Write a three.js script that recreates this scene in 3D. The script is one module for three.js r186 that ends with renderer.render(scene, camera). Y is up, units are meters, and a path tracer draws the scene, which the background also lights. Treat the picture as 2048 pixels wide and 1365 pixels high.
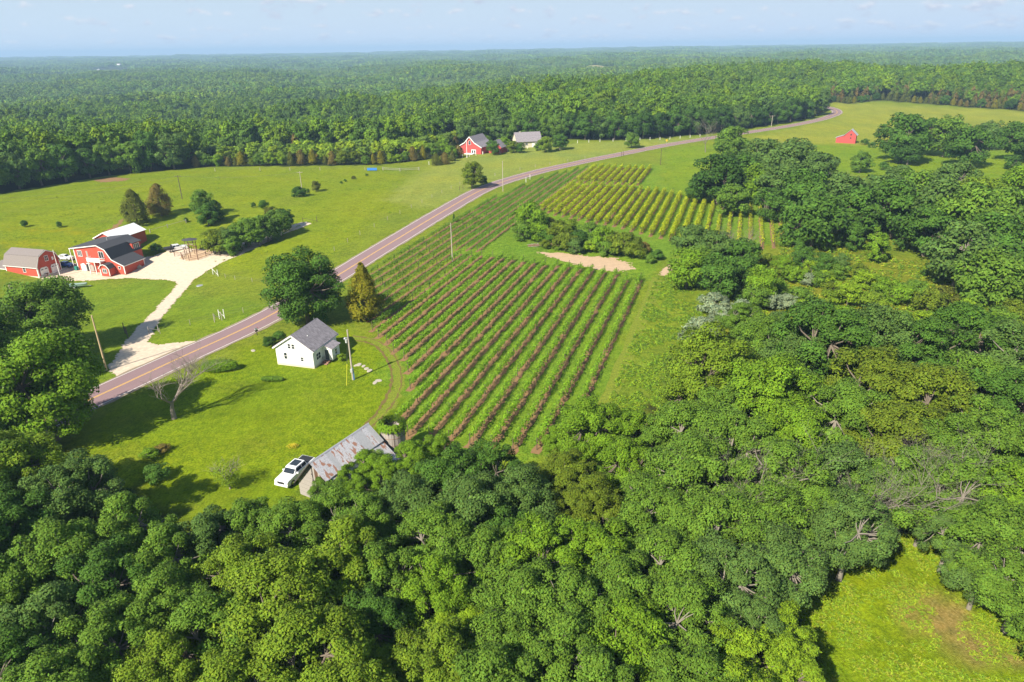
import * as THREE from 'three';
import { mergeGeometries, toCreasedNormals } from 'three/addons/utils/BufferGeometryUtils.js';
import { createNoise2D } from 'simplex-noise';

// ------------------------------------------------------------------ camera, sky, sun, exposure
const EYE = 50, PITCH = -23.22 * Math.PI / 180, ROLL = -0.84 * Math.PI / 180;
const scene = new THREE.Scene();
const camera = new THREE.PerspectiveCamera(53.13, 1024 / 682, 0.5, 30000);
camera.rotation.order = 'YXZ';
camera.rotation.set(PITCH, 0, ROLL);
camera.position.set(0, EYE, 0);
camera.updateMatrixWorld();
const renderer = new THREE.WebGLRenderer();
renderer.toneMapping = THREE.LinearToneMapping;
renderer.toneMappingExposure = 2.0;
renderer.shadowMap.enabled = true;

function mulberry(a) { return () => { a |= 0; a = a + 0x6D2B79F5 | 0; let t = Math.imul(a ^ a >>> 15, 1 | a); t = t + Math.imul(t ^ t >>> 7, 61 | t) ^ t; return ((t ^ t >>> 14) >>> 0) / 4294967296; }; }
const n2 = createNoise2D(mulberry(11)), n2b = createNoise2D(mulberry(29));
const fbm = (x, y, o = 4) => { let s = 0, a = 0.5, t = 0; for (let i = 0; i < o; i++) { s += a * n2(x, y); t += a; a *= 0.5; x = x * 2.03 + 17.1; y = y * 2.03 - 9.7; } return s / t; };
const clamp = (x, a = 0, b = 1) => Math.min(b, Math.max(a, x)), lerp = (a, b, t) => a + (b - a) * t;
const smooth = (a, b, x) => { const t = clamp((x - a) / (b - a)); return t * t * (3 - 2 * t); };

// sun: low-ish morning sun from behind on the left
const SUN_AZ = 40 * Math.PI / 180, SUN_EL = 40 * Math.PI / 180;      // the way the light travels, right of straight ahead
const toSun = new THREE.Vector3(-Math.sin(SUN_AZ) * Math.cos(SUN_EL), Math.sin(SUN_EL), Math.cos(SUN_AZ) * Math.cos(SUN_EL));
const sun = new THREE.DirectionalLight(new THREE.Color(1.0, 0.93, 0.80), 4.9);
sun.name = 'sun'; sun.position.copy(toSun).multiplyScalar(600); sun.castShadow = true; sun.shadow.radius = 1.2;
sun.shadow.mapSize.set(4096, 4096);
Object.assign(sun.shadow.camera, { left: -350, right: 350, top: 450, bottom: -450, near: 1, far: 2000 });
sun.target.position.set(0, 0, -200); sun.position.add(sun.target.position); scene.add(sun, sun.target);

// sky: pale blue air, deeper overhead, small flat clouds low over the horizon
{
  const W = 4096, H = 2048, d = new Float32Array(W * H * 4);
  for (let j = 0; j < H; j++) {
    const el = ((j + 0.5) / H - 0.5) * Math.PI, e = Math.max(0, el), deg = e * 180 / Math.PI;
    const k = 1 - Math.exp(-e / 0.34), low = Math.exp(-e / 0.05);
    const br = lerp(0.365, 0.070, k), bg = lerp(0.450, 0.120, k), bb = lerp(0.495, 0.230, k);
    for (let i = 0; i < W; i++) {
      const az = ((i + 0.5) / W - 0.5) * 2 * Math.PI, o = (j * W + i) * 4;
      const side = 0.5 + 0.5 * Math.sin(az + 2.2); let r = br * (1 - 0.10 * low), g = bg * (1 - (0.10 + 0.07 * side) * low), b = bb * (1 - 0.03 * low);
      if (deg > 0.25 && deg < 24) {
        // flat fair weather clouds seen edge-on: noise in azimuth and in height, thicker in one half of the sky
        const x = az * 180 / Math.PI * 0.30, y = 5.2 * Math.log(1 + deg * 0.42), lobe = (q) => fbm(x + 31, y * 0.80 + 5 + q, 5) + 0.28 * fbm(x * 3.1, y * 2.2 + 8 + q, 3);
        const band = 0.5 + 0.36 * Math.cos(az + 1.0) + 0.14 * n2b(Math.cos(az) * 1.5 + 4.2, Math.sin(az) * 1.5), c = lobe(0);
        const cover = smooth(0.22, 0.62, c - 0.20 + 0.85 * (band - 0.5)) * smooth(0.3, 0.9, deg), top = smooth(0.0, 0.55, c - lobe(0.22));
        const cr = lerp(0.29, 0.42, top), cg = lerp(0.32, 0.435, top), cb = lerp(0.40, 0.47, top), a = cover * 0.85;
        r = lerp(r, cr, a); g = lerp(g, cg, a); b = lerp(b, cb, a);
      }
      d[o] = r; d[o + 1] = g; d[o + 2] = b; d[o + 3] = 1;
    }
  }
  const t = new THREE.DataTexture(d, W, H, THREE.RGBAFormat, THREE.FloatType);
  t.mapping = THREE.EquirectangularReflectionMapping; t.magFilter = THREE.LinearFilter; t.minFilter = THREE.LinearFilter; t.needsUpdate = true;
  scene.background = t; scene.environment = t;
}
scene.fog = new THREE.FogExp2(new THREE.Color(0.48, 0.72, 1.0), 0.00016);

// ------------------------------------------------------------------ the lie of the land
const knolls = [[1590, 2700, 120, 130], [1165, 2200, 50, 90], [1255, 2500, 34, 80], [310, 3600, 70, 110], [348, 3900, 45, 100], [650, 3000, 40, 90]].map(([u, r, a, b]) => { const az = Math.atan((u - 1024) / 1365 / Math.cos(PITCH) * 0.985 + 0.004); return { x: Math.sin(az) * r, z: -Math.cos(az) * r, sx: Math.sin(az), sz: -Math.cos(az), a, b }; });
const onKnoll = (x, z, k) => { const dx = x - k.x, dz = z - k.z, al = (dx * k.sx + dz * k.sz) / k.b, cr = (dx * -k.sz + dz * k.sx) / k.a; return al * al + cr * cr; };
const polar = (x, z) => [Math.atan2(x, -z), Math.hypot(x, z)];
function ht(x, z) {
  const dx = (x + 112) / 46, dz = (z + 172) / 46;
  let h = -7 * Math.exp(-(dx * dx + dz * dz));
  const [az, r] = polar(x, z), deg = az * 180 / Math.PI;
  const rs = lerp(345, 660, smooth(2, 24, deg)), rc = rs + lerp(190, 260, smooth(-10, 20, deg));
  if (r > rs) {
    h += lerp(-13, 8, smooth(-16, 14, deg)) * smooth(rs, rc, r);
    h -= lerp(14, 22, smooth(-20, 30, deg)) * smooth(rc, rc + 480, r);
    const far = smooth(rc + 200, rc + 1400, r);
    h += far * (15 * n2(x / 760 + 3, z / 760) + 8 * n2(x / 330, z / 330 + 9)) + smooth(2500, 9000, r) * 26;
    if (r > 2000 && r < 4200) for (const k of knolls) h += 24 * Math.exp(-0.8 * onKnoll(x, z, k));
    h += lerp(15, 10, smooth(-10, 15, deg)) * n2b(x / 260, z / 260) * smooth(rs, rs + 300, r) * (1 - 0.4 * far) * 0.75;
  }
  return h;
}
// surveyed points: a bearing and dip read off the photograph from the drone's position, met with the ground (plus a height over it)
const P = (u, v, over = 0) => {
  const d = new THREE.Vector3((u - 1024) / 1365, (682.5 - v) / 1365, -1).applyQuaternion(camera.quaternion);
  let t = EYE / Math.max(0.004, -d.y), x, z;
  for (let i = 0; i < 24; i++) { x = d.x * t; z = d.z * t; t = (EYE - ht(x, z) - over) / Math.max(0.004, -d.y); }
  return new THREE.Vector3(x, ht(x, z), z);
};
const range = (p, over = 0) => new THREE.Vector3(p.x, p.y + over - EYE, p.z).applyQuaternion(camera.quaternion.clone().invert()).z * -1;
const heightTo = (p, v) => { // how tall a thing at p is whose top shows at row v
  let lo = 0, hi = 60;
  for (let i = 0; i < 40; i++) { const m = (lo + hi) / 2, q = new THREE.Vector3(p.x, p.y + m, p.z).project(camera); if ((1 - q.y) * 682.5 > v) lo = m; else hi = m; }
  return lo;
};
const inside = (poly, x, z) => { let c = false; for (let i = 0, j = poly.length - 1; i < poly.length; j = i++) { const a = poly[i], b = poly[j]; if ((a.z > z) !== (b.z > z) && x < (b.x - a.x) * (z - a.z) / (b.z - a.z) + a.x) c = !c; } return c; };
const polyOf = (...uv) => uv.map(([u, v]) => P(u, v));

// ------------------------------------------------------------------ building blocks
const taken = {};
const numbered = (n) => { if (!(n in taken)) { taken[n] = 0; return n; } return n + '_' + String(++taken[n]).padStart(3, '0'); };
const shade = (o) => { o.castShadow = true; o.receiveShadow = true; return o; };
function mesh(name, geo, mat, parent) { const m = shade(new THREE.Mesh(Array.isArray(geo) ? merge(geo) : geo, mat)); m.name = parent === scene ? numbered(name) : name; parent.add(m); return m; }
function merge(list) { return list.length === 1 ? list[0] : mergeGeometries(list.map((g) => { let k = g.index ? g.toNonIndexed() : g; for (const a of Object.keys(k.attributes)) if (!['position', 'normal', 'uv'].includes(a)) { k = k.clone(); k.deleteAttribute(a); } return k; })); }
function thing(name, label, category, p, turn = 0, group) {
  const o = new THREE.Group(); o.name = numbered(name); scene.add(o);
  o.position.copy(p); o.rotation.y = turn; o.userData = { label, category }; if (group) o.userData.group = group;
  return o;
}
const tag = (o, label, category, group, kind) => { o.userData = { label, category }; if (group) o.userData.group = group; if (kind) o.userData.kind = kind; return o; };
const structure = (o) => { o.userData.kind = 'structure'; return o; };
const box = (w, h, d, x = 0, y = 0, z = 0, rx = 0, ry = 0, rz = 0) => { const g = new THREE.BoxGeometry(w, h, d); g.rotateX(rx); g.rotateZ(rz); g.rotateY(ry); g.translate(x, y, z); return g; };
const cyl = (r0, r1, h, x = 0, y = 0, z = 0, seg = 8) => { const g = new THREE.CylinderGeometry(r1, r0, h, seg); g.translate(x, y + h / 2, z); return g; };
function bar(a, b, r0, r1 = r0, seg = 5) { // tapered round bar from a to b
  const d = new THREE.Vector3().subVectors(b, a), g = new THREE.CylinderGeometry(r1, r0, d.length(), seg, 1, false);
  g.applyQuaternion(new THREE.Quaternion().setFromUnitVectors(new THREE.Vector3(0, 1, 0), d.clone().normalize()));
  g.translate((a.x + b.x) / 2, (a.y + b.y) / 2, (a.z + b.z) / 2); return g;
}
const V = (x, y, z) => new THREE.Vector3(x, y, z);
function prism(pts, depth, x = 0, y = 0, z = 0) { // outline in x,y pushed back along -z
  const s = new THREE.Shape(pts.map(([a, b]) => new THREE.Vector2(a, b))), g = new THREE.ExtrudeGeometry(s, { depth, bevelEnabled: false });
  g.translate(x, y, z - depth); return g;
}
// a flat slab between two edge points (in x,y) that runs back along -z: one slope of a roof; uv in metres, v down the slope
function slab(x0, y0, x1, y1, zf, zb, th = 0.12) {
  const L = Math.hypot(x1 - x0, y1 - y0), nx = -(y1 - y0) / L, ny = (x1 - x0) / L, up = ny < 0 ? -1 : 1, px = [], uv = [];
  const c = [[x0, y0], [x1, y1]], q = (a, b, cc, dd, ua, ub, uc, ud) => { px.push(...a, ...b, ...cc, ...a, ...cc, ...dd); uv.push(...ua, ...ub, ...uc, ...ua, ...uc, ...ud); };
  const pt = (i, top, z) => [c[i][0] + (top ? nx * up * th : 0), c[i][1] + (top ? ny * up * th : 0), z], u = (i, z) => [-z, i ? L : 0];
  const f = pt(0, 1, zf), g = pt(1, 1, zf), h = pt(1, 1, zb), k = pt(0, 1, zb), F = pt(0, 0, zf), G = pt(1, 0, zf), H = pt(1, 0, zb), K = pt(0, 0, zb);
  const add = (a, b, cc, dd) => q(a, b, cc, dd, [0, 0], [0, 0.1], [0.1, 0.1], [0.1, 0]);
  if (up > 0) q(f, g, h, k, u(0, zf), u(1, zf), u(1, zb), u(0, zb)); else q(k, h, g, f, u(0, zb), u(1, zb), u(1, zf), u(0, zf));
  add(F, G, g, f); add(k, h, H, K); add(G, H, h, g); add(f, k, K, F); add(K, H, G, F);
  const geo = new THREE.BufferGeometry(); geo.setAttribute('position', new THREE.Float32BufferAttribute(px, 3)); geo.setAttribute('uv', new THREE.Float32BufferAttribute(uv, 2)); geo.computeVertexNormals(); return geo;
}

// ------------------------------------------------------------------ textures and materials
function texture(w, h, fn, srgb = false, rx = 1, ry = 1) {
  const d = new Uint8Array(w * h * 4);
  for (let j = 0; j < h; j++) for (let i = 0; i < w; i++) { const c = fn(i / w, j / h, i, j), o = (j * w + i) * 4; d[o] = clamp(c[0]) * 255; d[o + 1] = clamp(c[1]) * 255; d[o + 2] = clamp(c[2]) * 255; d[o + 3] = 255; }
  const t = new THREE.DataTexture(d, w, h); t.wrapS = t.wrapT = THREE.RepeatWrapping; t.magFilter = THREE.LinearFilter; t.minFilter = THREE.LinearMipmapLinearFilter; t.generateMipmaps = true;
  if (srgb) t.colorSpace = THREE.SRGBColorSpace; t.repeat.set(rx, ry); t.needsUpdate = true; return t;
}
// noise that closes on itself over the unit square
const tile = (x, y, f, o = 4) => { const a = (s, t) => fbm(s * f + 100, t * f + 50, o); const wx = x, wy = y; return lerp(lerp(a(x, y), a(x - 1, y), wx), lerp(a(x, y - 1), a(x - 1, y - 1), wx), wy); };
const lin = (r, g, b) => new THREE.Color().setRGB(r, g, b);
const std = (c, rough = 0.85, o = {}) => new THREE.MeshStandardMaterial({ color: Array.isArray(c) ? lin(...c) : c, roughness: rough, ...o });
const matt = (c, rough = 0.95, o = {}) => new THREE.MeshPhysicalMaterial({ color: lin(...c), roughness: rough, specularIntensity: 0.12, ...o });
const grassMap = texture(1024, 1024, (x, y) => { const f = tile(x, y, 60, 3), m = tile(x, y, 14, 3), s = tile(x, y * 0.25, 40, 2); const v = 0.70 + 0.46 * f + 0.24 * m + 0.14 * s; return [v * (1 + 0.16 * m), v, v * (0.85 + 0.3 * f)]; });
const grassBump = texture(512, 512, (x, y) => { const v = 0.5 + 0.4 * tile(x, y, 70, 3); return [v, v, v]; });
const gravelMap = texture(512, 512, (x, y) => { const v = 0.82 + 0.20 * tile(x, y, 60, 3) + 0.22 * tile(x, y, 7, 3); return [v, v * (0.99 + 0.02 * tile(x, y, 5, 2)), v]; });
const roadMap = texture(512, 1024, (x, y) => { const v = 0.84 + 0.10 * tile(x, y, 70, 2) + 0.08 * tile(x, y * 0.3, 9, 3); return [v, v, v]; });
const roofStreak = texture(512, 512, (x, y) => { const s = tile(x, y * 0.12, 26, 3), m = tile(x, y, 5, 3); const v = 0.72 + 0.44 * s + 0.28 * m; return [v, v * 0.98, v * 1.01]; });
const shingle = texture(512, 512, (x, y) => { const v = 0.80 + 0.10 * tile(x, y, 60, 2) + 0.12 * tile(x, y, 6, 3); return [v, v, v]; });
const wallMap = texture(256, 256, (x, y) => { const v = 0.88 + 0.06 * tile(x * 0.3, y, 30, 2) + 0.07 * tile(x, y, 5, 3); return [v, v, v]; });
const rustMap = texture(512, 512, (x, y) => { const s = tile(x, y * 0.35, 9, 4), q = smooth(0.10, 0.30, s + 0.5 * tile(x, y, 3, 2)), v = 0.82 + 0.40 * tile(x, y, 20, 3); return [lerp(v * 0.98, 0.58, q), lerp(v * 0.98, 0.30, q), lerp(v, 0.19, q)]; });
const dirtMap = texture(512, 512, (x, y) => { const v = 0.78 + 0.2 * tile(x, y, 30, 4) + 0.12 * tile(x, y, 5, 2); return [v, v * (0.98 - 0.04 * tile(x, y, 8, 2)), v * 0.96]; });
const boardMap = texture(256, 256, (x, y) => { const v = 0.78 + 0.2 * tile(x * 0.15, y, 40, 3) + 0.1 * tile(x, y, 6, 2); return [v, v * 0.98, v * 0.96]; });
const rep = (t, sx, sy = sx) => { const c = t.clone(); c.repeat.set(1 / sx, 1 / sy); c.needsUpdate = true; return c; };
const M = {
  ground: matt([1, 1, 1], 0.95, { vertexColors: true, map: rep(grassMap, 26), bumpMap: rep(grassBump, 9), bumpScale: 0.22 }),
  road: std([0.265, 0.172, 0.175], 0.9, { map: rep(roadMap, 7.2, 22) }),
  whiteLine: std([0.66, 0.62, 0.58], 0.8), yellowLine: std([0.72, 0.42, 0.07], 0.8),
  shoulder: std([0.30, 0.24, 0.16], 0.95, { map: rep(gravelMap, 6) }),
  gravel: std([0.66, 0.535, 0.39], 0.95, { map: rep(gravelMap, 9), bumpMap: rep(gravelMap, 3), bumpScale: 0.02 }),
  bare: std([0.56, 0.40, 0.25], 0.95, { map: rep(dirtMap, 9), bumpMap: rep(dirtMap, 6), bumpScale: 0.05 }),
  soil: matt([0.30, 0.185, 0.09], 0.95, { map: rep(dirtMap, 4), bumpMap: rep(dirtMap, 3), bumpScale: 0.06 }),
  rut: matt([0.19, 0.145, 0.05], 0.95, { map: rep(dirtMap, 4) }), trackgrass: matt([0.22, 0.27, 0.035], 0.95, { map: rep(grassMap, 9) }),
  whitePaint: std([0.80, 0.79, 0.77], 0.6, { map: rep(wallMap, 3) }), whiteTrim: std([0.80, 0.78, 0.75], 0.6), cream: std([0.70, 0.62, 0.46], 0.85, { map: rep(wallMap, 2) }),
  redWall: std([0.50, 0.075, 0.042], 0.75, { map: rep(wallMap, 3) }), redFar: std([0.42, 0.06, 0.055], 0.75),
  greyRoof: std([0.30, 0.275, 0.285], 0.85, { map: rep(roofStreak, 5) }), darkRoof: std([0.062, 0.062, 0.070], 0.85, { map: rep(shingle, 3) }), taupeRoof: std([0.245, 0.21, 0.195], 0.88, { map: rep(shingle, 3) }),
  whiteRoof: std([0.82, 0.82, 0.80], 0.45), glass: std([0.025, 0.032, 0.04], 0.08), glassGrey: std([0.10, 0.11, 0.115], 0.15),
  tin: std([0.58, 0.56, 0.56], 0.55, { map: rep(rustMap, 6), metalness: 0.1 }), tinGrey: std([0.50, 0.50, 0.51], 0.5, { map: rep(boardMap, 3), metalness: 0.1 }),
  greyBoards: std([0.42, 0.385, 0.35], 0.9, { map: rep(boardMap, 1.6) }), brownBoards: std([0.16, 0.085, 0.05], 0.9, { map: rep(boardMap, 1.6) }), darkWood: std([0.035, 0.028, 0.022], 0.9),
  concrete: std([0.46, 0.41, 0.36], 0.9, { map: rep(dirtMap, 3) }), stone: std([0.38, 0.335, 0.27], 0.9), brick: std([0.28, 0.15, 0.10], 0.9),
  poleWood: std([0.38, 0.33, 0.27], 0.9), poleYellow: std([0.48, 0.36, 0.20], 0.9), darkPole: std([0.10, 0.075, 0.055], 0.9), metal: std([0.55, 0.56, 0.57], 0.4, { metalness: 0.3 }), steel: std([0.35, 0.36, 0.37], 0.45, { metalness: 0.4 }),
  carWhite: new THREE.MeshPhysicalMaterial({ color: lin(0.78, 0.78, 0.77), roughness: 0.35, clearcoat: 0.8, clearcoatRoughness: 0.08 }), carBlue: new THREE.MeshPhysicalMaterial({ color: lin(0.02, 0.07, 0.33), roughness: 0.35, clearcoat: 0.8, clearcoatRoughness: 0.1 }),
  black: std([0.02, 0.02, 0.022], 0.6), tyre: std([0.022, 0.021, 0.021], 0.85), chrome: std([0.55, 0.56, 0.58], 0.2, { metalness: 0.8 }), lamp: std([0.75, 0.75, 0.72], 0.15), red: std([0.5, 0.03, 0.02], 0.4),
  teal: std([0.02, 0.22, 0.17], 0.6), blue: std([0.03, 0.18, 0.55], 0.6), blueDark: std([0.03, 0.03, 0.12], 0.5), boat: std([0.28, 0.40, 0.34], 0.45, { metalness: 0.15 }), wire: std([0.12, 0.12, 0.12], 0.7), guyGuard: std([0.75, 0.68, 0.05], 0.6), rustMetal: std([0.24, 0.12, 0.07], 0.85), yellowPaint: std([0.75, 0.55, 0.03], 0.6),
  bark: std([0.15, 0.12, 0.09], 0.95), barkPale: std([0.20, 0.175, 0.14], 0.95), barkDark: std([0.085, 0.065, 0.05], 0.95), deadWood: std([0.24, 0.20, 0.165], 0.95),
};
// ------------------------------------------------------------------ vineyard frame: rows run 18.2 degrees right of straight ahead, 3.05 m apart
const ROW_AZ = 18.2 * Math.PI / 180, K = EYE / 48;
const rowXZ = (s, t) => [s * Math.cos(ROW_AZ) + t * Math.sin(ROW_AZ), s * Math.sin(ROW_AZ) - t * Math.cos(ROW_AZ)];
const rowST = (x, z) => [x * Math.cos(ROW_AZ) + z * Math.sin(ROW_AZ), x * Math.sin(ROW_AZ) - z * Math.cos(ROW_AZ)];

// ------------------------------------------------------------------ the edge of the far forest, west to east
const edgePts = [[-700, 470], [-300, 425], [0, 388], [120, 370], [240, 350], [400, 336], [600, 334], [760, 332], [850, 322], [900, 306], [960, 288], [1040, 284], [1100, 281], [1200, 282], [1300, 279], [1400, 270], [1460, 262], [1520, 254], [1580, 245], [1628, 236], [1648, 222], [1654, 202], [1662, 189], [1700, 192], [1760, 200], [1850, 208], [1950, 216], [2048, 222], [2300, 240], [2900, 300]].map(([u, v]) => { const p = P(u, v); return polar(p.x, p.z); }).sort((a, b) => a[0] - b[0]);
const edgeR = (az) => { const e = edgePts; if (az <= e[0][0]) return e[0][1]; for (let i = 1; i < e.length; i++) if (az <= e[i][0]) return lerp(e[i - 1][1], e[i][1], (az - e[i - 1][0]) / Math.max(1e-5, e[i][0] - e[i - 1][0])); return e[e.length - 1][1]; };

// ------------------------------------------------------------------ ground
const zones = {
  lawn: polyOf([120, 860], [520, 690], [690, 655], [760, 672], [815, 770], [800, 860], [700, 900], [620, 1010], [420, 1060], [150, 960]),
  farm: polyOf([0, 560], [330, 560], [370, 590], [540, 612], [520, 640], [300, 740], [0, 800]),
  hill: polyOf([-200, 420], [0, 392], [240, 352], [400, 338], [760, 335], [860, 380], [640, 520], [560, 560], [420, 520], [0, 490]),
  mid: polyOf([860, 330], [960, 300], [1420, 272], [1400, 280], [1160, 320], [960, 375], [860, 420], [760, 400]),
  vines: polyOf([760, 690], [880, 560], [960, 400], [1180, 330], [1315, 330], [1320, 372], [1440, 392], [1560, 408], [1585, 480], [1330, 520], [1290, 560], [1190, 850], [1060, 930], [800, 900]),
  rough: polyOf([1312, 556], [1420, 570], [1460, 610], [1380, 700], [1300, 880], [1220, 880], [1200, 850], [1260, 690]),
  scrub: polyOf([1560, 450], [1720, 500], [2048, 560], [2200, 640], [1900, 700], [1400, 700], [1470, 600], [1560, 520]),
  eastGreen: polyOf([1320, 300], [1460, 285], [1640, 290], [2048, 300], [2200, 340], [1950, 360], [1700, 350], [1400, 420], [1330, 370]),
  eastFar: polyOf([1500, 275], [1640, 245], [1680, 228], [1660, 190], [2048, 222], [2300, 250], [2200, 300], [1900, 300], [1700, 290], [1560, 285]),
  meadow: polyOf([1620, 1110], [1850, 1050], [2100, 1300], [2100, 1420], [1620, 1420], [1600, 1240]),
  woods: polyOf([-200, 1420], [-200, 860], [60, 850], [200, 960], [420, 1070], [640, 1010], [900, 960], [1080, 960], [1240, 960], [1330, 760], [1420, 720], [1700, 660], [2100, 700], [2100, 1010], [1780, 1060], [1620, 1120], [1600, 1240], [1640, 1420]),
  brown: polyOf([1790, 1200], [1850, 1195], [1990, 1290], [2048, 1330], [2048, 1365], [1960, 1330], [1850, 1260]),
};
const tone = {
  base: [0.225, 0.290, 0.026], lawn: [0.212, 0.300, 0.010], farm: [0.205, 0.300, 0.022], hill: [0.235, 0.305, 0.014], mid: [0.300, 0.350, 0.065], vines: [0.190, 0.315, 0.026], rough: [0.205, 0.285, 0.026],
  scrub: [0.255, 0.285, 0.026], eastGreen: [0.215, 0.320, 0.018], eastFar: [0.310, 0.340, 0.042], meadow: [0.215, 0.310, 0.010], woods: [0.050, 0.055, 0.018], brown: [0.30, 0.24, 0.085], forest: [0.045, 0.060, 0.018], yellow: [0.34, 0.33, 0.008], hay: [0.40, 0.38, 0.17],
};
const flowers = P(130, 462), flowers2 = P(60, 490);
const JIT = [[1, 0.3], [-0.8, 0.9], [0.2, -1.1], [-1, -0.4], [0, 0]], zoneNames = Object.keys(zones);
function groundTone(x, z, out) {
  const wx = x + 2.2 * n2(x / 9, z / 9) + 0.8 * n2b(x / 2.5, z / 2.5), wz = z + 2.2 * n2(x / 9 + 40, z / 9) + 0.8 * n2b(x / 2.5 + 9, z / 2.5);
  const [az, r] = polar(wx, wz);
  let c = tone.base, R = 0, G = 0, B = 0;
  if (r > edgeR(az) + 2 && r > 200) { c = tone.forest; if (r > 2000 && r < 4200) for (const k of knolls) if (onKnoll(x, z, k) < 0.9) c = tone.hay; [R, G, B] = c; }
  else {
    const soft = clamp(r / 90, 0.4, 3.2);
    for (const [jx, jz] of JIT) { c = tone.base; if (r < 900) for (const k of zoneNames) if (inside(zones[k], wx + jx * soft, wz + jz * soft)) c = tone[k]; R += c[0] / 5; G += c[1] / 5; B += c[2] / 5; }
  }
  if (c !== tone.forest && c !== tone.woods) {
    const big = fbm(x / 46, z / 46, 3), m = fbm(x / 11 + 7, z / 11, 3), f = n2b(x / 3.2, z / 3.2), dry = smooth(0.15, 0.62, fbm(x / 24 + 90, z / 24 - 30, 4));
    const w = c === tone.rough || c === tone.scrub || c === tone.meadow ? 1.7 : c === tone.lawn ? 0.9 : 1;
    const v = 1 + w * (0.08 * big + 0.11 * m + 0.10 * f);
    R *= v * (1 + 0.10 * big); G *= v; B *= v * (1 - 0.2 * big);
    const d = dry * (c === tone.vines ? 0.10 : 0.17); R = lerp(R, 0.30, d); G = lerp(G, 0.275, d); B = lerp(B, 0.06, d);
    for (const [p, sx, sz] of [[flowers, 20, 4.5], [flowers2, 14, 5]]) { const q = ((wx - p.x) / sx) ** 2 + ((wz - p.z) / sz) ** 2; if (q < 1) { const k = (1 - q) * 0.9 * smooth(-0.2, 0.4, n2(x / 3, z / 3) + 0.3); R = lerp(R, tone.yellow[0], k); G = lerp(G, tone.yellow[1], k); B = lerp(B, tone.yellow[2], k); } }
  }
  out[0] = R; out[1] = G; out[2] = B;
}
{
  const axis = (lo, hi, step, far0, far1, grow) => { const a = []; for (let x = lo; x <= hi; x += step) a.push(x); let s = step; while (a[0] > far0) { s *= grow; a.unshift(a[0] - s); } s = step; while (a[a.length - 1] < far1) { s *= grow; a.push(a[a.length - 1] + s); } return a; };
  const xs = axis(-215, 235, 1.8, -11000, 11000, 1.055), zs = axis(-350, -25, 1.8, -14500, 60, 1.05), nx = xs.length, nz = zs.length;
  const pos = new Float32Array(nx * nz * 3), col = new Float32Array(nx * nz * 3), uv = new Float32Array(nx * nz * 2), idx = new Uint32Array((nx - 1) * (nz - 1) * 6), c = [0, 0, 0];
  for (let j = 0, o = 0; j < nz; j++) for (let i = 0; i < nx; i++, o++) {
    const x = xs[i], z = zs[j]; pos[o * 3] = x; pos[o * 3 + 1] = ht(x, z); pos[o * 3 + 2] = z; uv[o * 2] = x; uv[o * 2 + 1] = z;
    groundTone(x, z, c); col[o * 3] = c[0]; col[o * 3 + 1] = c[1]; col[o * 3 + 2] = c[2];
  }
  for (let j = 0, o = 0; j < nz - 1; j++) for (let i = 0; i < nx - 1; i++) { const a = j * nx + i, b = a + 1, d = a + nx, e = d + 1; idx[o++] = a; idx[o++] = d; idx[o++] = b; idx[o++] = b; idx[o++] = d; idx[o++] = e; }
  const g = new THREE.BufferGeometry(); g.setAttribute('position', new THREE.BufferAttribute(pos, 3)); g.setAttribute('color', new THREE.BufferAttribute(col, 3)); g.setAttribute('uv', new THREE.BufferAttribute(uv, 2)); g.setIndex(new THREE.BufferAttribute(idx, 1)); g.computeVertexNormals();
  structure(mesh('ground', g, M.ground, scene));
}

// ribbons and sheets that lie on the ground
function ribbon(pts, off0, off1, lift, n = 2, wob = 0) { // strip between two offsets (metres right of the line)
  const pos = [], uv = [], idx = []; let L = 0;
  pts.forEach((p, i) => {
    const a = pts[Math.max(0, i - 1)], b = pts[Math.min(pts.length - 1, i + 1)], dx = b.x - a.x, dz = b.z - a.z, q = Math.hypot(dx, dz) || 1;
    if (i) L += Math.hypot(p.x - pts[i - 1].x, p.z - pts[i - 1].z);
    for (let k = 0; k < n; k++) { let o = lerp(off0, off1, k / (n - 1)); if (wob && (k === 0 || k === n - 1)) o += wob * n2(p.x / 1.7 + k * 9, p.z / 1.7); const x = p.x - dz / q * o, z = p.z + dx / q * o; pos.push(x, ht(x, z) + lift, z); uv.push(o, L); }
    if (i) for (let k = 0; k < n - 1; k++) { const c = (i - 1) * n + k, d = i * n + k; idx.push(c, c + 1, d, c + 1, d + 1, d); }
  });
  const g = new THREE.BufferGeometry(); g.setAttribute('position', new THREE.Float32BufferAttribute(pos, 3)); g.setAttribute('uv', new THREE.Float32BufferAttribute(uv, 2)); g.setIndex(idx); g.computeVertexNormals(); return g;
}
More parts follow.
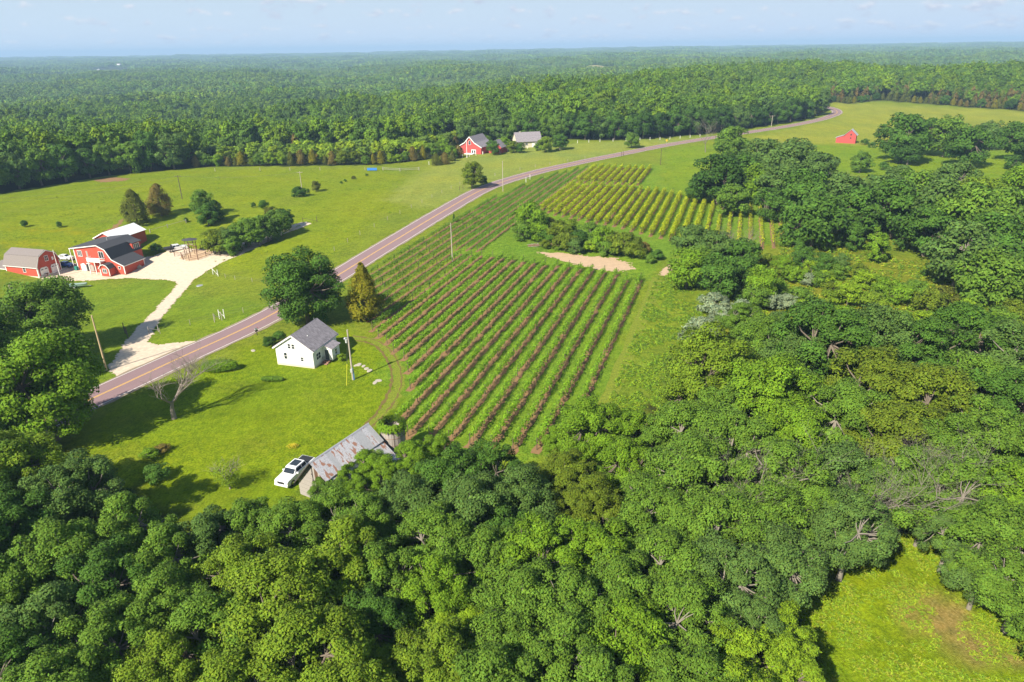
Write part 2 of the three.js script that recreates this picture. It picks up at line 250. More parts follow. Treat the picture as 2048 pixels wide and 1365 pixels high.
function sheet(poly, cell, lift, warp = 0.5) {
  let x0 = 1e9, x1 = -1e9, z0 = 1e9, z1 = -1e9; for (const p of poly) { x0 = Math.min(x0, p.x); x1 = Math.max(x1, p.x); z0 = Math.min(z0, p.z); z1 = Math.max(z1, p.z); }
  x0 -= 1; z0 -= 1; x1 += 1; z1 += 1;
  const nx = Math.ceil((x1 - x0) / cell) + 1, nz = Math.ceil((z1 - z0) / cell) + 1, id = new Map(), pos = [], uv = [], idx = [];
  const at = (i, j) => { const k = j * nx + i; if (!id.has(k)) { const x = x0 + i * cell + 0.45 * cell * n2(i * 3.7, j * 3.1), z = z0 + j * cell + 0.45 * cell * n2b(i * 3.3, j * 3.9); id.set(k, pos.length / 3); pos.push(x, ht(x, z) + lift, z); uv.push(x, z); } return id.get(k); };
  for (let j = 0; j < nz - 1; j++) for (let i = 0; i < nx - 1; i++) {
    const x = x0 + (i + 0.5) * cell, z = z0 + (j + 0.5) * cell;
    if (!inside(poly, x + warp * n2(x / 1.3, z / 1.3) + warp * n2(x / 5, z / 5), z + warp * n2b(x / 1.3, z / 1.3) + warp * n2b(x / 5, z / 5))) continue;
    const a = at(i, j), b = at(i + 1, j), c = at(i, j + 1), d = at(i + 1, j + 1); idx.push(a, c, b, b, c, d);
  }
  const g = new THREE.BufferGeometry(); g.setAttribute('position', new THREE.Float32BufferAttribute(pos, 3)); g.setAttribute('uv', new THREE.Float32BufferAttribute(uv, 2)); g.setIndex(idx); g.computeVertexNormals(); return g;
}
const curve = (uv, n) => new THREE.CatmullRomCurve3(uv.map(([u, v]) => P(u, v)), false, 'centripetal').getSpacedPoints(n);
const road = curve([[-260, 992], [-60, 908], [182, 799], [350, 721], [520, 642], [676, 551], [752, 504], [792, 480], [880, 427], [958, 383], [1006, 364], [1082, 342.5], [1172, 322.5], [1239, 309], [1330, 291], [1400, 279.5], [1435, 274], [1511, 262.8], [1590, 250], [1640, 239.5], [1668, 230], [1675, 224.5], [1667, 218], [1650, 213.5], [1620, 211], [1560, 208]], 340);
{
  const sh = structure(mesh('road_shoulder', ribbon(road, -4.1, 4.1, 0.05, 4, 0.35), M.shoulder, scene));
  const rd = structure(mesh('road', ribbon(road, -3.5, 3.5, 0.062, 5), M.road, scene));
  mesh('edge_line', ribbon(road, -3.42, -3.27, 0.07), M.whiteLine, rd); mesh('edge_line', ribbon(road, 3.27, 3.42, 0.07), M.whiteLine, rd);
  mesh('centre_line', ribbon(road, -0.19, -0.07, 0.07), M.yellowLine, rd); mesh('centre_line', ribbon(road, 0.07, 0.19, 0.07), M.yellowLine, rd);
}
const roadDist = (x, z) => { let m = 1e9; for (let i = 0; i < road.length; i += 2) m = Math.min(m, (road[i].x - x) ** 2 + (road[i].z - z) ** 2); return Math.sqrt(m); };
structure(mesh('gravel_drive', sheet(polyOf([233, 754], [214, 736], [231, 715], [244, 692], [277, 655], [330, 598], [355, 569], [346, 563], [333, 560], [253, 556], [143, 562], [84, 566], [80, 552], [118, 541], [140, 528], [232, 520], [306, 513], [340, 500], [376, 497], [425, 500], [500, 477], [560, 458], [606, 444.5], [626, 447], [570, 468], [523, 491], [474, 513], [440, 527], [411, 544], [387, 561], [379, 570], [352, 601], [309, 655], [296, 684], [315, 690], [346, 686], [403, 682], [384, 697], [326, 726], [258, 758]), 0.34, 0.045, 0.28), M.gravel, scene));
structure(mesh('dirt_patch', sheet(polyOf([1075, 504], [1136, 508], [1186, 514], [1227, 516], [1256, 525], [1268, 537], [1236, 544], [1202, 541], [1169, 533], [1136, 524], [1099, 514]), 0.4, 0.03, 0.7), M.bare, scene));
structure(mesh('dirt_path', sheet(polyOf([1314, 550], [1330, 538], [1345, 521], [1352, 531], [1331, 553]), 0.4, 0.03, 0.35), M.bare, scene));
structure(mesh('dirt_patch', sheet(polyOf([186, 360], [225, 355], [257, 357], [250, 362], [200, 365]), 0.6, 0.04, 0.8), M.soil, scene));
structure(mesh('dirt_path', sheet(polyOf([190, 474], [225, 455], [246, 436], [251, 437], [235, 456], [205, 474]), 0.5, 0.04, 0.5), M.soil, scene));
{
  const track = structure(new THREE.Group()); track.name = 'mown_track'; scene.add(track);
  const inner = curve([[712, 681], [739, 687], [757, 698], [769, 712], [778, 731], [784, 751], [781, 772], [771, 797], [748, 832], [722, 858]], 70), outer = curve([[705, 672], [745, 678.5], [772, 692.5], [788, 710], [799, 734], [804, 757], [797, 787], [783, 812], [752, 846], [735, 862]], 70);
  mesh('grass_swath', ribbon(outer, -0.6, 1.3, 0.012, 4, 0.5), M.trackgrass, track);
  mesh('wheel_rut', ribbon(inner, -0.22, 0.24, 0.02, 3, 0.25), M.rut, track); mesh('wheel_rut', ribbon(outer, -0.12, 0.16, 0.02, 3, 0.22), M.rut, track);
  const strip = []; for (let t = 74; t < 152; t += 2) { const [x, z] = rowXZ(-14.4 * K, t * K); strip.push(V(x, 0, z)); }
  structure(mesh('mown_strip', ribbon(strip, -1.3, 1.3, 0.012, 5, 0.35), M.trackgrass, scene));
}
// ------------------------------------------------------------------ foliage
class Leaves {
  constructor() { this.p = []; this.n = []; this.c = []; this.i = []; }
  // one leaf or leaf spray: a kite folded a little along its midrib
  add(x, y, z, nx, ny, nz, dx, dy, dz, len, wid, col, ox, oy, oz, fold = 0.18) {
    const q = this.p.length / 3; let sx = ny * dz - nz * dy, sy = nz * dx - nx * dz, sz = nx * dy - ny * dx; const l = Math.hypot(sx, sy, sz) || 1; sx /= l; sy /= l; sz /= l;
    const mx = x + dx * len * 0.42, my = y + dy * len * 0.42, mz = z + dz * len * 0.42, w = wid / 2, f = wid * fold;
    this.p.push(x, y, z, mx + sx * w + nx * f, my + sy * w + ny * f, mz + sz * w + nz * f, x + dx * len, y + dy * len, z + dz * len, mx - sx * w + nx * f, my - sy * w + ny * f, mz - sz * w + nz * f);
    const a = nx * 0.65 + ox * 0.5, b = ny * 0.65 + oy * 0.5, c = nz * 0.65 + oz * 0.5, m = Math.hypot(a, b, c) || 1;
    for (let k = 0; k < 4; k++) { this.n.push(a / m, b / m, c / m); this.c.push(col[0], col[1], col[2]); }
    this.i.push(q, q + 2, q + 1, q, q + 3, q + 2);
  }
  // a spray at a point, facing roughly along (ox,oy,oz)
  spray(rnd, x, y, z, ox, oy, oz, len, wid, col, loose = 0.7, up = 0.35) {
    let nx = ox + (rnd() - 0.5) * 2 * loose, ny = oy + up + (rnd() - 0.5) * 2 * loose, nz = oz + (rnd() - 0.5) * 2 * loose; let m = Math.hypot(nx, ny, nz) || 1; nx /= m; ny /= m; nz /= m;
    let dx = rnd() - 0.5, dy = rnd() - 0.5, dz = rnd() - 0.5; const k = dx * nx + dy * ny + dz * nz; dx -= k * nx; dy -= k * ny; dz -= k * nz; m = Math.hypot(dx, dy, dz) || 1;
    this.add(x, y, z, nx, ny, nz, dx / m, dy / m, dz / m, len, wid, col, ox, oy, oz);
  }
  geo() { const g = new THREE.BufferGeometry(); g.setAttribute('position', new THREE.Float32BufferAttribute(this.p, 3)); g.setAttribute('normal', new THREE.Float32BufferAttribute(this.n, 3)); g.setAttribute('color', new THREE.Float32BufferAttribute(this.c, 3)); g.setIndex(this.i); return g; }
}
const ball = (rnd) => { const y = rnd() * 2 - 1, a = rnd() * Math.PI * 2, s = Math.sqrt(1 - y * y); return [Math.cos(a) * s, y, Math.sin(a) * s]; };
const leafTone = (rnd, base, amt) => { const v = base * (1 + (rnd() - 0.5) * 2 * amt), h = (rnd() - 0.5) * 0.22; return [v * (1 + h), v, v * (1 - h)]; };
// round or loose crown made of clumps of leaf sprays; limbs reach into each clump
function broadleaf(seed, o) {
  const rnd = mulberry(seed), L = new Leaves(), wood = [], { r, h, clumps, sprays, leaf } = o, ry = o.ry ?? r * 0.86, hc = o.hc ?? h - ry, low = o.low ?? -0.45, pr = o.pr ?? [0.24, 0.38];
  const puffs = []; let tot = 0;
  const lean = [(rnd() - 0.5) * 0.5, (rnd() - 0.5) * 0.5], ph = rnd() * 6.3;
  for (let i = 0; i < clumps; i++) {
    let d; do d = ball(rnd); while (d[1] < low);
    const a = Math.atan2(d[2], d[0]), lob = 1 + 0.13 * Math.sin(a * 3 + ph) + 0.09 * Math.sin(a * 5 - ph * 2) + (rnd() - 0.5) * 0.14, k = (i < clumps * 0.8 ? 0.60 + 0.30 * Math.sqrt(rnd()) : 0.2 + rnd() * 0.4) * lob;
    const taper = o.cone ? lerp(1.15, 0.35, (d[1] + 1) / 2) : 1;
    const q = { x: d[0] * r * k * taper + lean[0] * d[1], y: hc + d[1] * ry * k, z: d[2] * r * k * taper + lean[1] * d[1], s: r * lerp(pr[0], pr[1], rnd()) * (o.cone ? 0.8 : 1), t: 1 + (rnd() - 0.5) * 0.36, d };
    puffs.push(q); tot += q.s * q.s;
  }
  for (let i = 0; i < 4; i++) { const a = i * 1.57 + ph, d = [Math.cos(a) * 0.45, 0.85, Math.sin(a) * 0.45], q = { x: d[0] * r * 0.55, y: hc + ry * (o.cone ? 0.2 : 0.5 + rnd() * 0.2), z: d[2] * r * 0.55, s: r * lerp(pr[0], pr[1], 0.4) * (o.cone ? 0.6 : 1), t: 1 + (rnd() - 0.5) * 0.3, d }; puffs.push(q); tot += q.s * q.s; }
  for (const q of puffs) {
    const n = Math.round(sprays * q.s * q.s / tot), sq = 0.50 + rnd() * 0.30;
    for (let i = 0; i < n; i++) {
      const d = ball(rnd); if (d[1] < -0.55 && rnd() < 0.75) d[1] *= -1;
      const k = q.s * (0.50 + 0.58 * Math.pow(rnd(), 0.65)), x = q.x + d[0] * k, y = q.y + d[1] * k * sq, z = q.z + d[2] * k, len = leaf * (0.7 + rnd() * 0.65);
      L.spray(rnd, x, y, z, d[0] * 0.75 + q.d[0] * 0.3, d[1] * 0.75 + q.d[1] * 0.3, d[2] * 0.75 + q.d[2] * 0.3, len, len * (0.55 + rnd() * 0.25), leafTone(rnd, q.t, 0.22), o.loose ?? 0.75);
    }
  }
  // trunk and limbs
  const tr = o.trunk ?? r * 0.062, fork = V(lean[0] * 0.2, Math.max(h * 0.2, hc - ry * 0.55), lean[1] * 0.2);
  wood.push(bar(V(0, -0.3, 0), V(fork.x * 0.5, fork.y * 0.5, fork.z * 0.5), tr * 1.35, tr, 7), bar(V(fork.x * 0.5, fork.y * 0.5, fork.z * 0.5), fork, tr, tr * 0.85, 7));
  const mains = []; const nm = o.mains ?? 6;
  for (let i = 0; i < nm; i++) { const a = i / nm * 6.283 + rnd(), e = V(fork.x + Math.cos(a) * r * 0.34, fork.y + (hc + ry * 0.25 - fork.y) * (0.5 + rnd() * 0.5), fork.z + Math.sin(a) * r * 0.34); mains.push(e); wood.push(bar(fork, e, tr * 0.6, tr * 0.36, 5)); }
  for (const q of puffs) { let b = mains[0], m = 1e9; for (const e of mains) { const w = (e.x - q.x) ** 2 + (e.y - q.y) ** 2 + (e.z - q.z) ** 2; if (w < m) { m = w; b = e; } } const mid = V((b.x + q.x) / 2 + (rnd() - 0.5) * r * 0.1, (b.y + q.y) / 2 - r * 0.03, (b.z + q.z) / 2 + (rnd() - 0.5) * r * 0.1), end = V(q.x + q.d[0] * q.s * 0.45, q.y + q.s * 0.3, q.z + q.d[2] * q.s * 0.45); wood.push(bar(b, mid, tr * 0.34, tr * 0.22, 4), bar(mid, end, tr * 0.22, tr * 0.07, 4)); }
  return { crown: L.geo(), wood: merge(wood), r, h, hc };
}
// cedar: dense tapering crown of fine upright sprays
function cedar(seed, o) {
  const rnd = mulberry(seed), L = new Leaves(), { r, h, sprays, leaf } = o, low = o.low ?? 0.08, ph = rnd() * 6;
  const prof = (t) => o.round ? Math.sqrt(Math.max(0, 1 - (2 * t - 0.75) ** 2 / 1.6)) * (1 - 0.35 * t) : Math.pow(1 - t, 0.72) * (0.55 + 0.45 * Math.min(1, t * 5));
  const tufts = []; for (let i = 0; i < (o.tufts ?? 170); i++) { const t = Math.pow(rnd(), 1.15), a = rnd() * 6.283; tufts.push([t, a, 0.75 + rnd() * 0.42, 1 + (rnd() - 0.5) * 0.3]); }
  for (let i = 0; i < sprays; i++) {
    const q = tufts[Math.floor(rnd() * tufts.length)], t = clamp(q[0] + (rnd() - 0.5) * 0.13), a = q[1] + (rnd() - 0.5) * 0.75, lob = 1 + 0.16 * Math.sin(a * 3 + ph + t * 7) + 0.12 * Math.sin(a * 7 - t * 15);
    const rr = r * prof(t) * q[2] * lob * (0.62 + 0.42 * Math.sqrt(rnd())), y = lerp(low * h, h, t), len = leaf * (0.7 + rnd() * 0.7);
    L.spray(rnd, Math.cos(a) * rr, y, Math.sin(a) * rr, Math.cos(a), 0.35, Math.sin(a), len, len * 0.42, leafTone(rnd, q[3], 0.2), 0.8, 0.2);
  }
  const wood = [bar(V(0, -0.3, 0), V(0, h * 0.5, 0), r * 0.09, r * 0.05, 7), bar(V(0, h * 0.5, 0), V(0, h * 0.96, 0), r * 0.05, r * 0.01, 5)];
  for (let i = 0; i < 14; i++) { const a = rnd() * 6.3, y = h * lerp(low, 0.8, rnd()); wood.push(bar(V(0, y, 0), V(Math.cos(a) * r * 0.6 * prof(y / h), y + h * 0.04, Math.sin(a) * r * 0.6 * prof(y / h)), r * 0.025, r * 0.008, 4)); }
  return { crown: L.geo(), wood: merge(wood), r, h, hc: h * 0.45 };
}
function bareTree(seed, h, spread, depth = 5, r0 = 0.3, twist = 0.5, fork0 = 0.28) {
  const rnd = mulberry(seed), wood = [];
  const grow = (a, dir, len, rad, k) => {
    const segs = 3; let p = a, d = dir.clone(), rr = rad;
    for (let s = 0; s < segs; s++) { const q = p.clone().addScaledVector(d, len / segs), r2 = rr * 0.86; wood.push(bar(p, q, rr, r2, k > 2 ? 6 : 4)); p = q; rr = r2; d.add(V((rnd() - 0.5) * twist, (rnd() - 0.35) * twist * 0.6, (rnd() - 0.5) * twist)).normalize(); if (k > 0 && k < depth && rnd() < 0.55) grow(p, d.clone().add(V((rnd() - 0.5) * 1.7, rnd() * 0.6 - 0.1, (rnd() - 0.5) * 1.7)).normalize(), len * 0.55, rr * 0.5, k - 1); }
    if (k <= 0) return;
    const n = k === depth ? 4 : 2 + (rnd() < 0.4 ? 1 : 0);
    for (let i = 0; i < n; i++) { const az = rnd() * 6.3, e = spread * (0.6 + rnd() * 0.8); grow(p, d.clone().add(V(Math.cos(az) * e, rnd() * 0.25, Math.sin(az) * e)).normalize(), len * (k === depth ? 1.15 : 0.74) * (0.8 + rnd() * 0.4), rr * 0.74, k - 1); }
  };
  grow(V(0, -0.2, 0), V(0.05, 1, 0.02), h * fork0, r0, depth);
  return merge(wood);
}
const leafMat = (r, g, b, through = 0.30) => new THREE.MeshPhysicalMaterial({ color: lin(r, g, b), vertexColors: true, roughness: 0.92, transmission: through, thickness: 0, side: THREE.DoubleSide, specularIntensity: 0.18 });
const LEAF = {
  mid: leafMat(0.124, 0.223, 0.023), dark: leafMat(0.077, 0.164, 0.020), deep: leafMat(0.049, 0.111, 0.015), lime: leafMat(0.207, 0.321, 0.016), bright: leafMat(0.150, 0.265, 0.015), tip: leafMat(0.163, 0.249, 0.017), olive: leafMat(0.138, 0.194, 0.015), dull: leafMat(0.102, 0.181, 0.035),
  silver: leafMat(0.235, 0.295, 0.165), cedar: leafMat(0.102, 0.119, 0.017, 0.2), rust: leafMat(0.167, 0.135, 0.032, 0.2), ochre: leafMat(0.183, 0.174, 0.010, 0.2), vine: leafMat(0.193, 0.353, 0.015), vineGold: leafMat(0.368, 0.423, 0.007), vineDeep: leafMat(0.128, 0.255, 0.019), weed: leafMat(0.165, 0.270, 0.022), dryGrass: leafMat(0.300, 0.260, 0.080),
};
const TINTWORD = { mid: 'mid green', dark: 'dark green', deep: 'very dark green', lime: 'pale lime green', bright: 'bright green', tip: 'yellow tipped', olive: 'olive green', dull: 'dull bluish green', silver: 'silvery', cedar: 'dark olive', rust: 'brownish', ochre: 'golden olive' };
// shapes: near ones carry many small sprays, far ones fewer and larger
const SHAPES = { near: [], mid: [], shrub: [], cedar: [], pyramid: [], far: [], farCedar: [] };
for (let k = 0; k < 5; k++) SHAPES.near.push(broadleaf(101 + k, { r: 4.8, h: 11 + (k % 3) * 0.7, ry: 4.4, hc: 6.2 + (k % 3) * 0.5, low: -0.7, clumps: 70 + k * 6, sprays: 31000, leaf: 0.235, pr: [0.12, 0.26], mains: 7, loose: 1.0 }));
SHAPES.low = [broadleaf(151, { r: 4.8, h: 9.6, ry: 4.7, hc: 4.9, low: -0.95, clumps: 150, sprays: 36000, leaf: 0.25, pr: [0.15, 0.27], mains: 8, loose: 0.9 })];
for (let k = 0; k < 5; k++) SHAPES.mid.push(broadleaf(201 + k, { r: 4.8, h: 9.4 + (k % 3) * 0.5, ry: 4.6, hc: 4.7 + (k % 3) * 0.3, clumps: 64 + k * 4, sprays: 8000, leaf: 0.50, pr: [0.20, 0.32], low: -0.92 }));
for (let k = 0; k < 4; k++) SHAPES.shrub.push(broadleaf(301 + k, { r: 1.6, h: 2.9, ry: 1.35, hc: 1.35, low: -0.8, clumps: 26, sprays: 3200, leaf: 0.22, pr: [0.26, 0.42], trunk: 0.07, mains: 4 }));
for (let k = 0; k < 3; k++) SHAPES.cedar.push(cedar(401 + k, { r: 2.7, h: 7.6, sprays: 9000, leaf: 0.30, round: k > 0 }));
for (let k = 0; k < 2; k++) SHAPES.pyramid.push(broadleaf(451 + k, { r: 2.6, h: 7, ry: 3.2, hc: 3.2, low: -0.9, clumps: 60, sprays: 7000, leaf: 0.34, pr: [0.2, 0.3], cone: true }));
for (let k = 0; k < 5; k++) SHAPES.far.push(broadleaf(501 + k, { r: 4.6, h: 13.5 + k * 0.5, ry: 4.0 + 0.2 * k, clumps: 30 + k * 2, sprays: 1900, leaf: 0.78, pr: [0.20, 0.33], mains: 3, low: -0.75 }));
for (let k = 0; k < 2; k++) SHAPES.farCedar.push(cedar(551 + k, { r: 2.4, h: 7.5, sprays: 700, leaf: 0.85, tufts: 36, round: k > 0 }));
// an oak whose leaves are only at the tips of long bare limbs shows paler wood
const ORD = ['first', 'second', 'third', 'fourth', 'fifth', 'sixth', 'seventh', 'eighth', 'ninth', 'tenth', 'eleventh', 'twelfth', 'thirteenth', 'fourteenth', 'fifteenth', 'sixteenth', 'seventeenth', 'eighteenth', 'nineteenth', 'twentieth'];
const TENS = ['', '', 'twenty', 'thirty', 'forty', 'fifty', 'sixty', 'seventy', 'eighty', 'ninety'], ordWord = (n) => n < 20 ? ORD[n] : n % 10 === 9 ? ['', '', '', 'thirtieth', 'fortieth', 'fiftieth', 'sixtieth', 'seventieth', 'eightieth', 'ninetieth'][(n + 1) / 10] : TENS[Math.floor((n + 1) / 10)] + '-' + ORD[(n + 1) % 10 - 1];
let plantSeed = 7; const rndP = mulberry(99);
function tree(name, label, category, p, shape, tint, scale, turn, group, bark = M.bark, sy = 1) {
  const t = thing(name, label, category, p, turn, group); t.scale.set(scale, scale * sy, scale);
  mesh('trunk', shape.wood, bark, t); mesh('crown', shape.crown, LEAF[tint], t); return t;
}
// trees read off the photograph by the middle of the crown (u, v) and its half width in pixels
const crowns = [];
function stand(where, group, kind, list) { for (const [u, v, r, tint, sy] of list) crowns.push({ where, group, kind, u, v, r, tint, sy }); }
function plantAll() {
  const byLook = new Map();
  for (const c of crowns) {
    const set = c.kind === 'shrub' ? SHAPES.shrub : c.kind === 'cedar' ? SHAPES.cedar : c.kind === 'pyramid' ? SHAPES.pyramid : c.kind === 'low' ? SHAPES.low : SHAPES.near;
    let sh = set[Math.floor(rndP() * set.length)], over = sh.hc, p, d, s = 1;
    for (let i = 0; i < 5; i++) { p = P(c.u, c.v, over); d = range(p, over); s = c.r * d / 1365 / (sh.r * 0.97); over = sh.hc * s * (c.sy ?? 1); }
    if (set === SHAPES.near && d > 135) { const q = SHAPES.mid[Math.floor(rndP() * SHAPES.mid.length)]; s *= sh.r / q.r; sh = q; }
    Object.assign(c, { p, s, sh });
    const key = c.where + c.kind + c.tint; if (!byLook.has(key)) byLook.set(key, []); byLook.get(key).push(c);
  }
  for (const list of byLook.values()) {
    list.sort((a, b) => a.u - b.u);
    list.forEach((c, i) => {
      const word = c.kind === 'oak' || c.kind === 'low' ? 'oak' : c.kind === 'cedar' ? 'cedar' : c.kind === 'shrub' ? 'shrub' : 'young pyramid shaped tree', label = `${TINTWORD[c.tint]} ${word} ${c.where}` + (list.length > 1 ? `, ${ordWord(i)} from left` : '');
      tree(c.kind === 'oak' || c.kind === 'low' ? 'oak_tree' : c.kind === 'cedar' ? 'cedar_tree' : c.kind === 'shrub' ? 'shrub' : 'young_tree', label, c.kind === 'shrub' ? 'shrub' : 'tree', c.p, c.sh, c.tint, c.s, rndP() * 6.28, c.group, c.tint === 'dull' || c.tint === 'mid' ? M.barkPale : M.bark, c.sy ?? 1);
    });
  }
}
// ------------------------------------------------------------------ vineyard
const soilGroup = structure(new THREE.Group()); soilGroup.name = 'vineyard_soil'; scene.add(soilGroup);
const postGeo = box(0.09, 1.75, 0.09, 0, 0.87, 0), endPostGeo = cyl(0.065, 0.055, 1.95, 0, -0.05, 0, 7);
function vineRow(block, s, t0, t1, label, o) {
  const rnd = mulberry(Math.round(1000 + s * 37 + t0 * 11)), [x0, z0] = rowXZ(s * K, t0 * K), [x1, z1] = rowXZ(s * K, t1 * K), len = Math.hypot(x1 - x0, z1 - z0);
  const row = thing('vine_row', label, 'vine row', V(x0, ht(x0, z0), z0), -ROW_AZ, 'vine rows of the ' + block); // local -z runs up the row
  const L = new Leaves(), wander = (d) => 0.10 * n2(d / 4, s * 3) + 0.06 * n2b(d / 1.3, s * 5);
  const wood = [];
  for (let d = 1.2; d < len - 0.6; d += o.step ?? 2.3) {
    const gap = rnd() < o.gaps, v = gap ? 0.25 : 0.65 + rnd() * 0.6, cx = wander(d), n = Math.round(o.leaves * v), tone = 1 + (rnd() - 0.5) * 0.22;
    wood.push(bar(V(cx, -0.05, -d), V(cx + (rnd() - 0.5) * 0.12, o.trunk, -d + (rnd() - 0.5) * 0.25), 0.035, 0.025, 4));
    for (let i = 0; i < n; i++) {
      const u = (rnd() - 0.5) * 1.12, a = rnd() * 6.283, q = Math.sqrt(rnd()), wv = o.wide * (0.75 + 0.5 * v), yy = o.mid + Math.sin(a) * q * o.tall * (0.7 + 0.5 * v) + (rnd() < 0.08 ? 0.25 * rnd() : 0), xx = Math.cos(a) * q * wv, ln = o.leaf * (0.7 + rnd() * 0.6);
      L.spray(rnd, cx + xx, yy, -(d + u * (o.step ?? 2.3)), Math.cos(a) * 0.8, Math.sin(a) * 0.6 + 0.3, (rnd() - 0.5) * 0.6, ln, ln * 0.8, leafTone(rnd, tone, 0.2), 0.7, 0.3);
    }
  }
  mesh('foliage', L.geo(), LEAF[o.tint], row);
  const w = mesh('vine_trunks', merge(wood), M.barkDark, row); w.userData.kind = 'stuff';
  for (const d of [0, len]) { const e = mesh('end_post', endPostGeo, M.darkPole, row); e.position.set(0, 0, -d); }
  if (o.posts) for (let d = o.posts; d < len - 2; d += o.posts) { const e = mesh('post', postGeo, M.darkPole, row); e.position.set(wander(d) * 0.3, 0, -d); }
  const wires = [1.05, 1.5].map((y) => bar(V(0, y, 0), V(0, y, -len), 0.008, 0.008, 4)); mesh('wire', wires[0], M.wire, row); mesh('wire', wires[1], M.wire, row);
  const pts = []; for (let d = -1.0; d <= len + 0.8; d += 1.0) { const [x, z] = rowXZ(s * K + wander(d) * 0.5, t0 * K + d); pts.push(V(x, 0, z)); }
  mesh('soil_strip', ribbon(pts, -o.soil * 0.9, o.soil, 0.03, 4, 0.3), M.soil, soilGroup);
}
{
  const low = { wide: 0.44, tall: 0.40, mid: 1.30, leaves: 140, leaf: 0.27, gaps: 0.04, trunk: 1.2, tint: 'vine', posts: 7.3, soil: 0.60 };
  const thin = { ...low, tint: 'vineDeep', leaves: 90, gaps: 0.10, posts: 9, soil: 0.42 };
  const gold = { wide: 0.60, tall: 0.74, mid: 1.36, leaves: 120, leaf: 0.36, gaps: 0.02, trunk: 1.1, tint: 'vineGold', soil: 0.55 };
  const bottoms = [76, 73, 72, 71.9, 71.7, 71.6, 71.8, 71.3, 73.6, 84.2, 89.5, 94, 95.9, 99.1, 101.4], tops = [147, 146, 149.5, 150.5, 150.9, 151.3, 152.3, 152.8, 152.2, 153.1, 153.5, 154, 155.2, 155.9, 155.9];
  bottoms.forEach((b, k) => vineRow('lower vineyard block', -17.9 - 2.93 * k, b, tops[k], `green vine row in the lower vineyard block, ${ordWord(k)} from its right-hand edge`, low));
  // long rows beside the road
  const roadLimit = (s) => { let t = 300; for (; t > 130; t -= 1) { const [x, z] = rowXZ(s * K, t * K); if (roadDist(x, z) > 10.5) break; } return t; };
  for (let k = 0; k < 7; k++) { const s = -61.6 - 2.93 * k, from = 104 + k * 4.4, end = Math.min(roadLimit(s), [296, 290, 281, 279, 266, 250, 226][k]); if (k < 3) { vineRow('roadside vineyard block', s, from, 155.8, `darker green vine row beyond the cedar, ${ordWord(k)} short row from the lower block`, thin); vineRow('roadside vineyard block', s, 160, end, `darker green long vine row beside the road, ${ordWord(k)} from the thicket side`, thin); } else vineRow('roadside vineyard block', s, from, end, `darker green long vine row beside the road, ${ordWord(k)} from the thicket side`, thin); }
  // upper block, golden green
  const ub = [[-58.5, 209.5], [-55.6, 207.3], [-52.7, 204.5], [-49.8, 203.2], [-46.9, 201.8], [-44, 199.6], [-41.1, 198.2], [-38.2, 197], [-35.3, 196], [-32.4, 195], [-29.5, 193], [-26.6, 190.6], [-23.7, 188.6], [-20.8, 186.4], [-17.9, 185], [-15, 183.6], [-12.1, 182.6], [-9.2, 182], [-6.3, 181.6], [-3.4, 181.4], [-0.5, 181.6], [2.4, 182.6], [5.3, 181.6], [8.2, 181.4], [11.1, 183], [13.6, 190]];
  const topT = (s) => s < -33 ? 256 : s < -5 ? lerp(252, 241, (s + 32) / 27) : lerp(241, 236, (s + 5) / 18);
  ub.forEach(([s, b], i) => { const thinRow = s > -8; vineRow('upper vineyard block', s, b, topT(s), `yellow green vine row in the upper block, ${ordWord(i)} from left`, thinRow ? { ...gold, leaves: Math.max(24, 80 - (s + 8) * 3), wide: 0.36, tall: 0.45, gaps: 0.18, soil: 0.55 } : gold); });
  [-58.5, -55.6, -52.7, -49.8, -46.9, -44, -41.1, -38.2, -35.3].forEach((s, i) => vineRow('top vineyard block', s, 261, Math.min(roadLimit(s), lerp(313, 307.5, i / 8)), `yellow green vine row in the small topmost block, ${ordWord(i)} from left`, gold));
}
// ------------------------------------------------------------------ trees and shrubs, zone by zone
stand('on the left edge beside the road', 'trees at the left edge of the lawn', 'low', [[80, 778, 112, 'bright'], [88, 632, 76, 'mid'], [10, 650, 66, 'dark'], [-70, 700, 100, 'mid'], [-30, 830, 90, 'dark']]);
stand('in the lower left corner of the wood', 'foreground wood', 'oak', [[26, 935, 84, 'tip'], [150, 985, 84, 'dull'], [20, 1050, 88, 'dark'], [248, 1070, 86, 'mid'], [120, 1130, 96, 'mid'], [10, 1190, 90, 'mid'], [215, 1175, 96, 'dark'], [325, 1130, 82, 'mid'], [335, 1230, 92, 'mid'], [95, 1260, 96, 'dull'], [215, 1300, 98, 'mid'], [20, 1340, 100, 'dark'], [130, 1400, 110, 'mid'], [345, 1345, 96, 'tip'], [90, 1020, 60, 'mid'], [-60, 960, 90, 'mid'], [-70, 1120, 100, 'dark']]);
stand('in the wood below the rusty barn', 'foreground wood', 'oak', [[420, 1085, 72, 'dull'], [505, 1060, 66, 'mid'], [590, 1060, 72, 'mid'], [670, 1030, 66, 'mid'], [480, 1160, 90, 'tip'], [560, 1210, 118, 'tip'], [690, 1130, 98, 'tip'], [740, 1050, 72, 'mid'], [815, 1015, 72, 'dull'], [430, 1270, 100, 'mid'], [620, 1320, 120, 'tip'], [480, 1390, 110, 'tip'], [770, 1160, 84, 'mid'], [745, 1255, 82, 'dark'], [700, 1420, 110, 'tip'], [790, 1350, 80, 'tip']]);
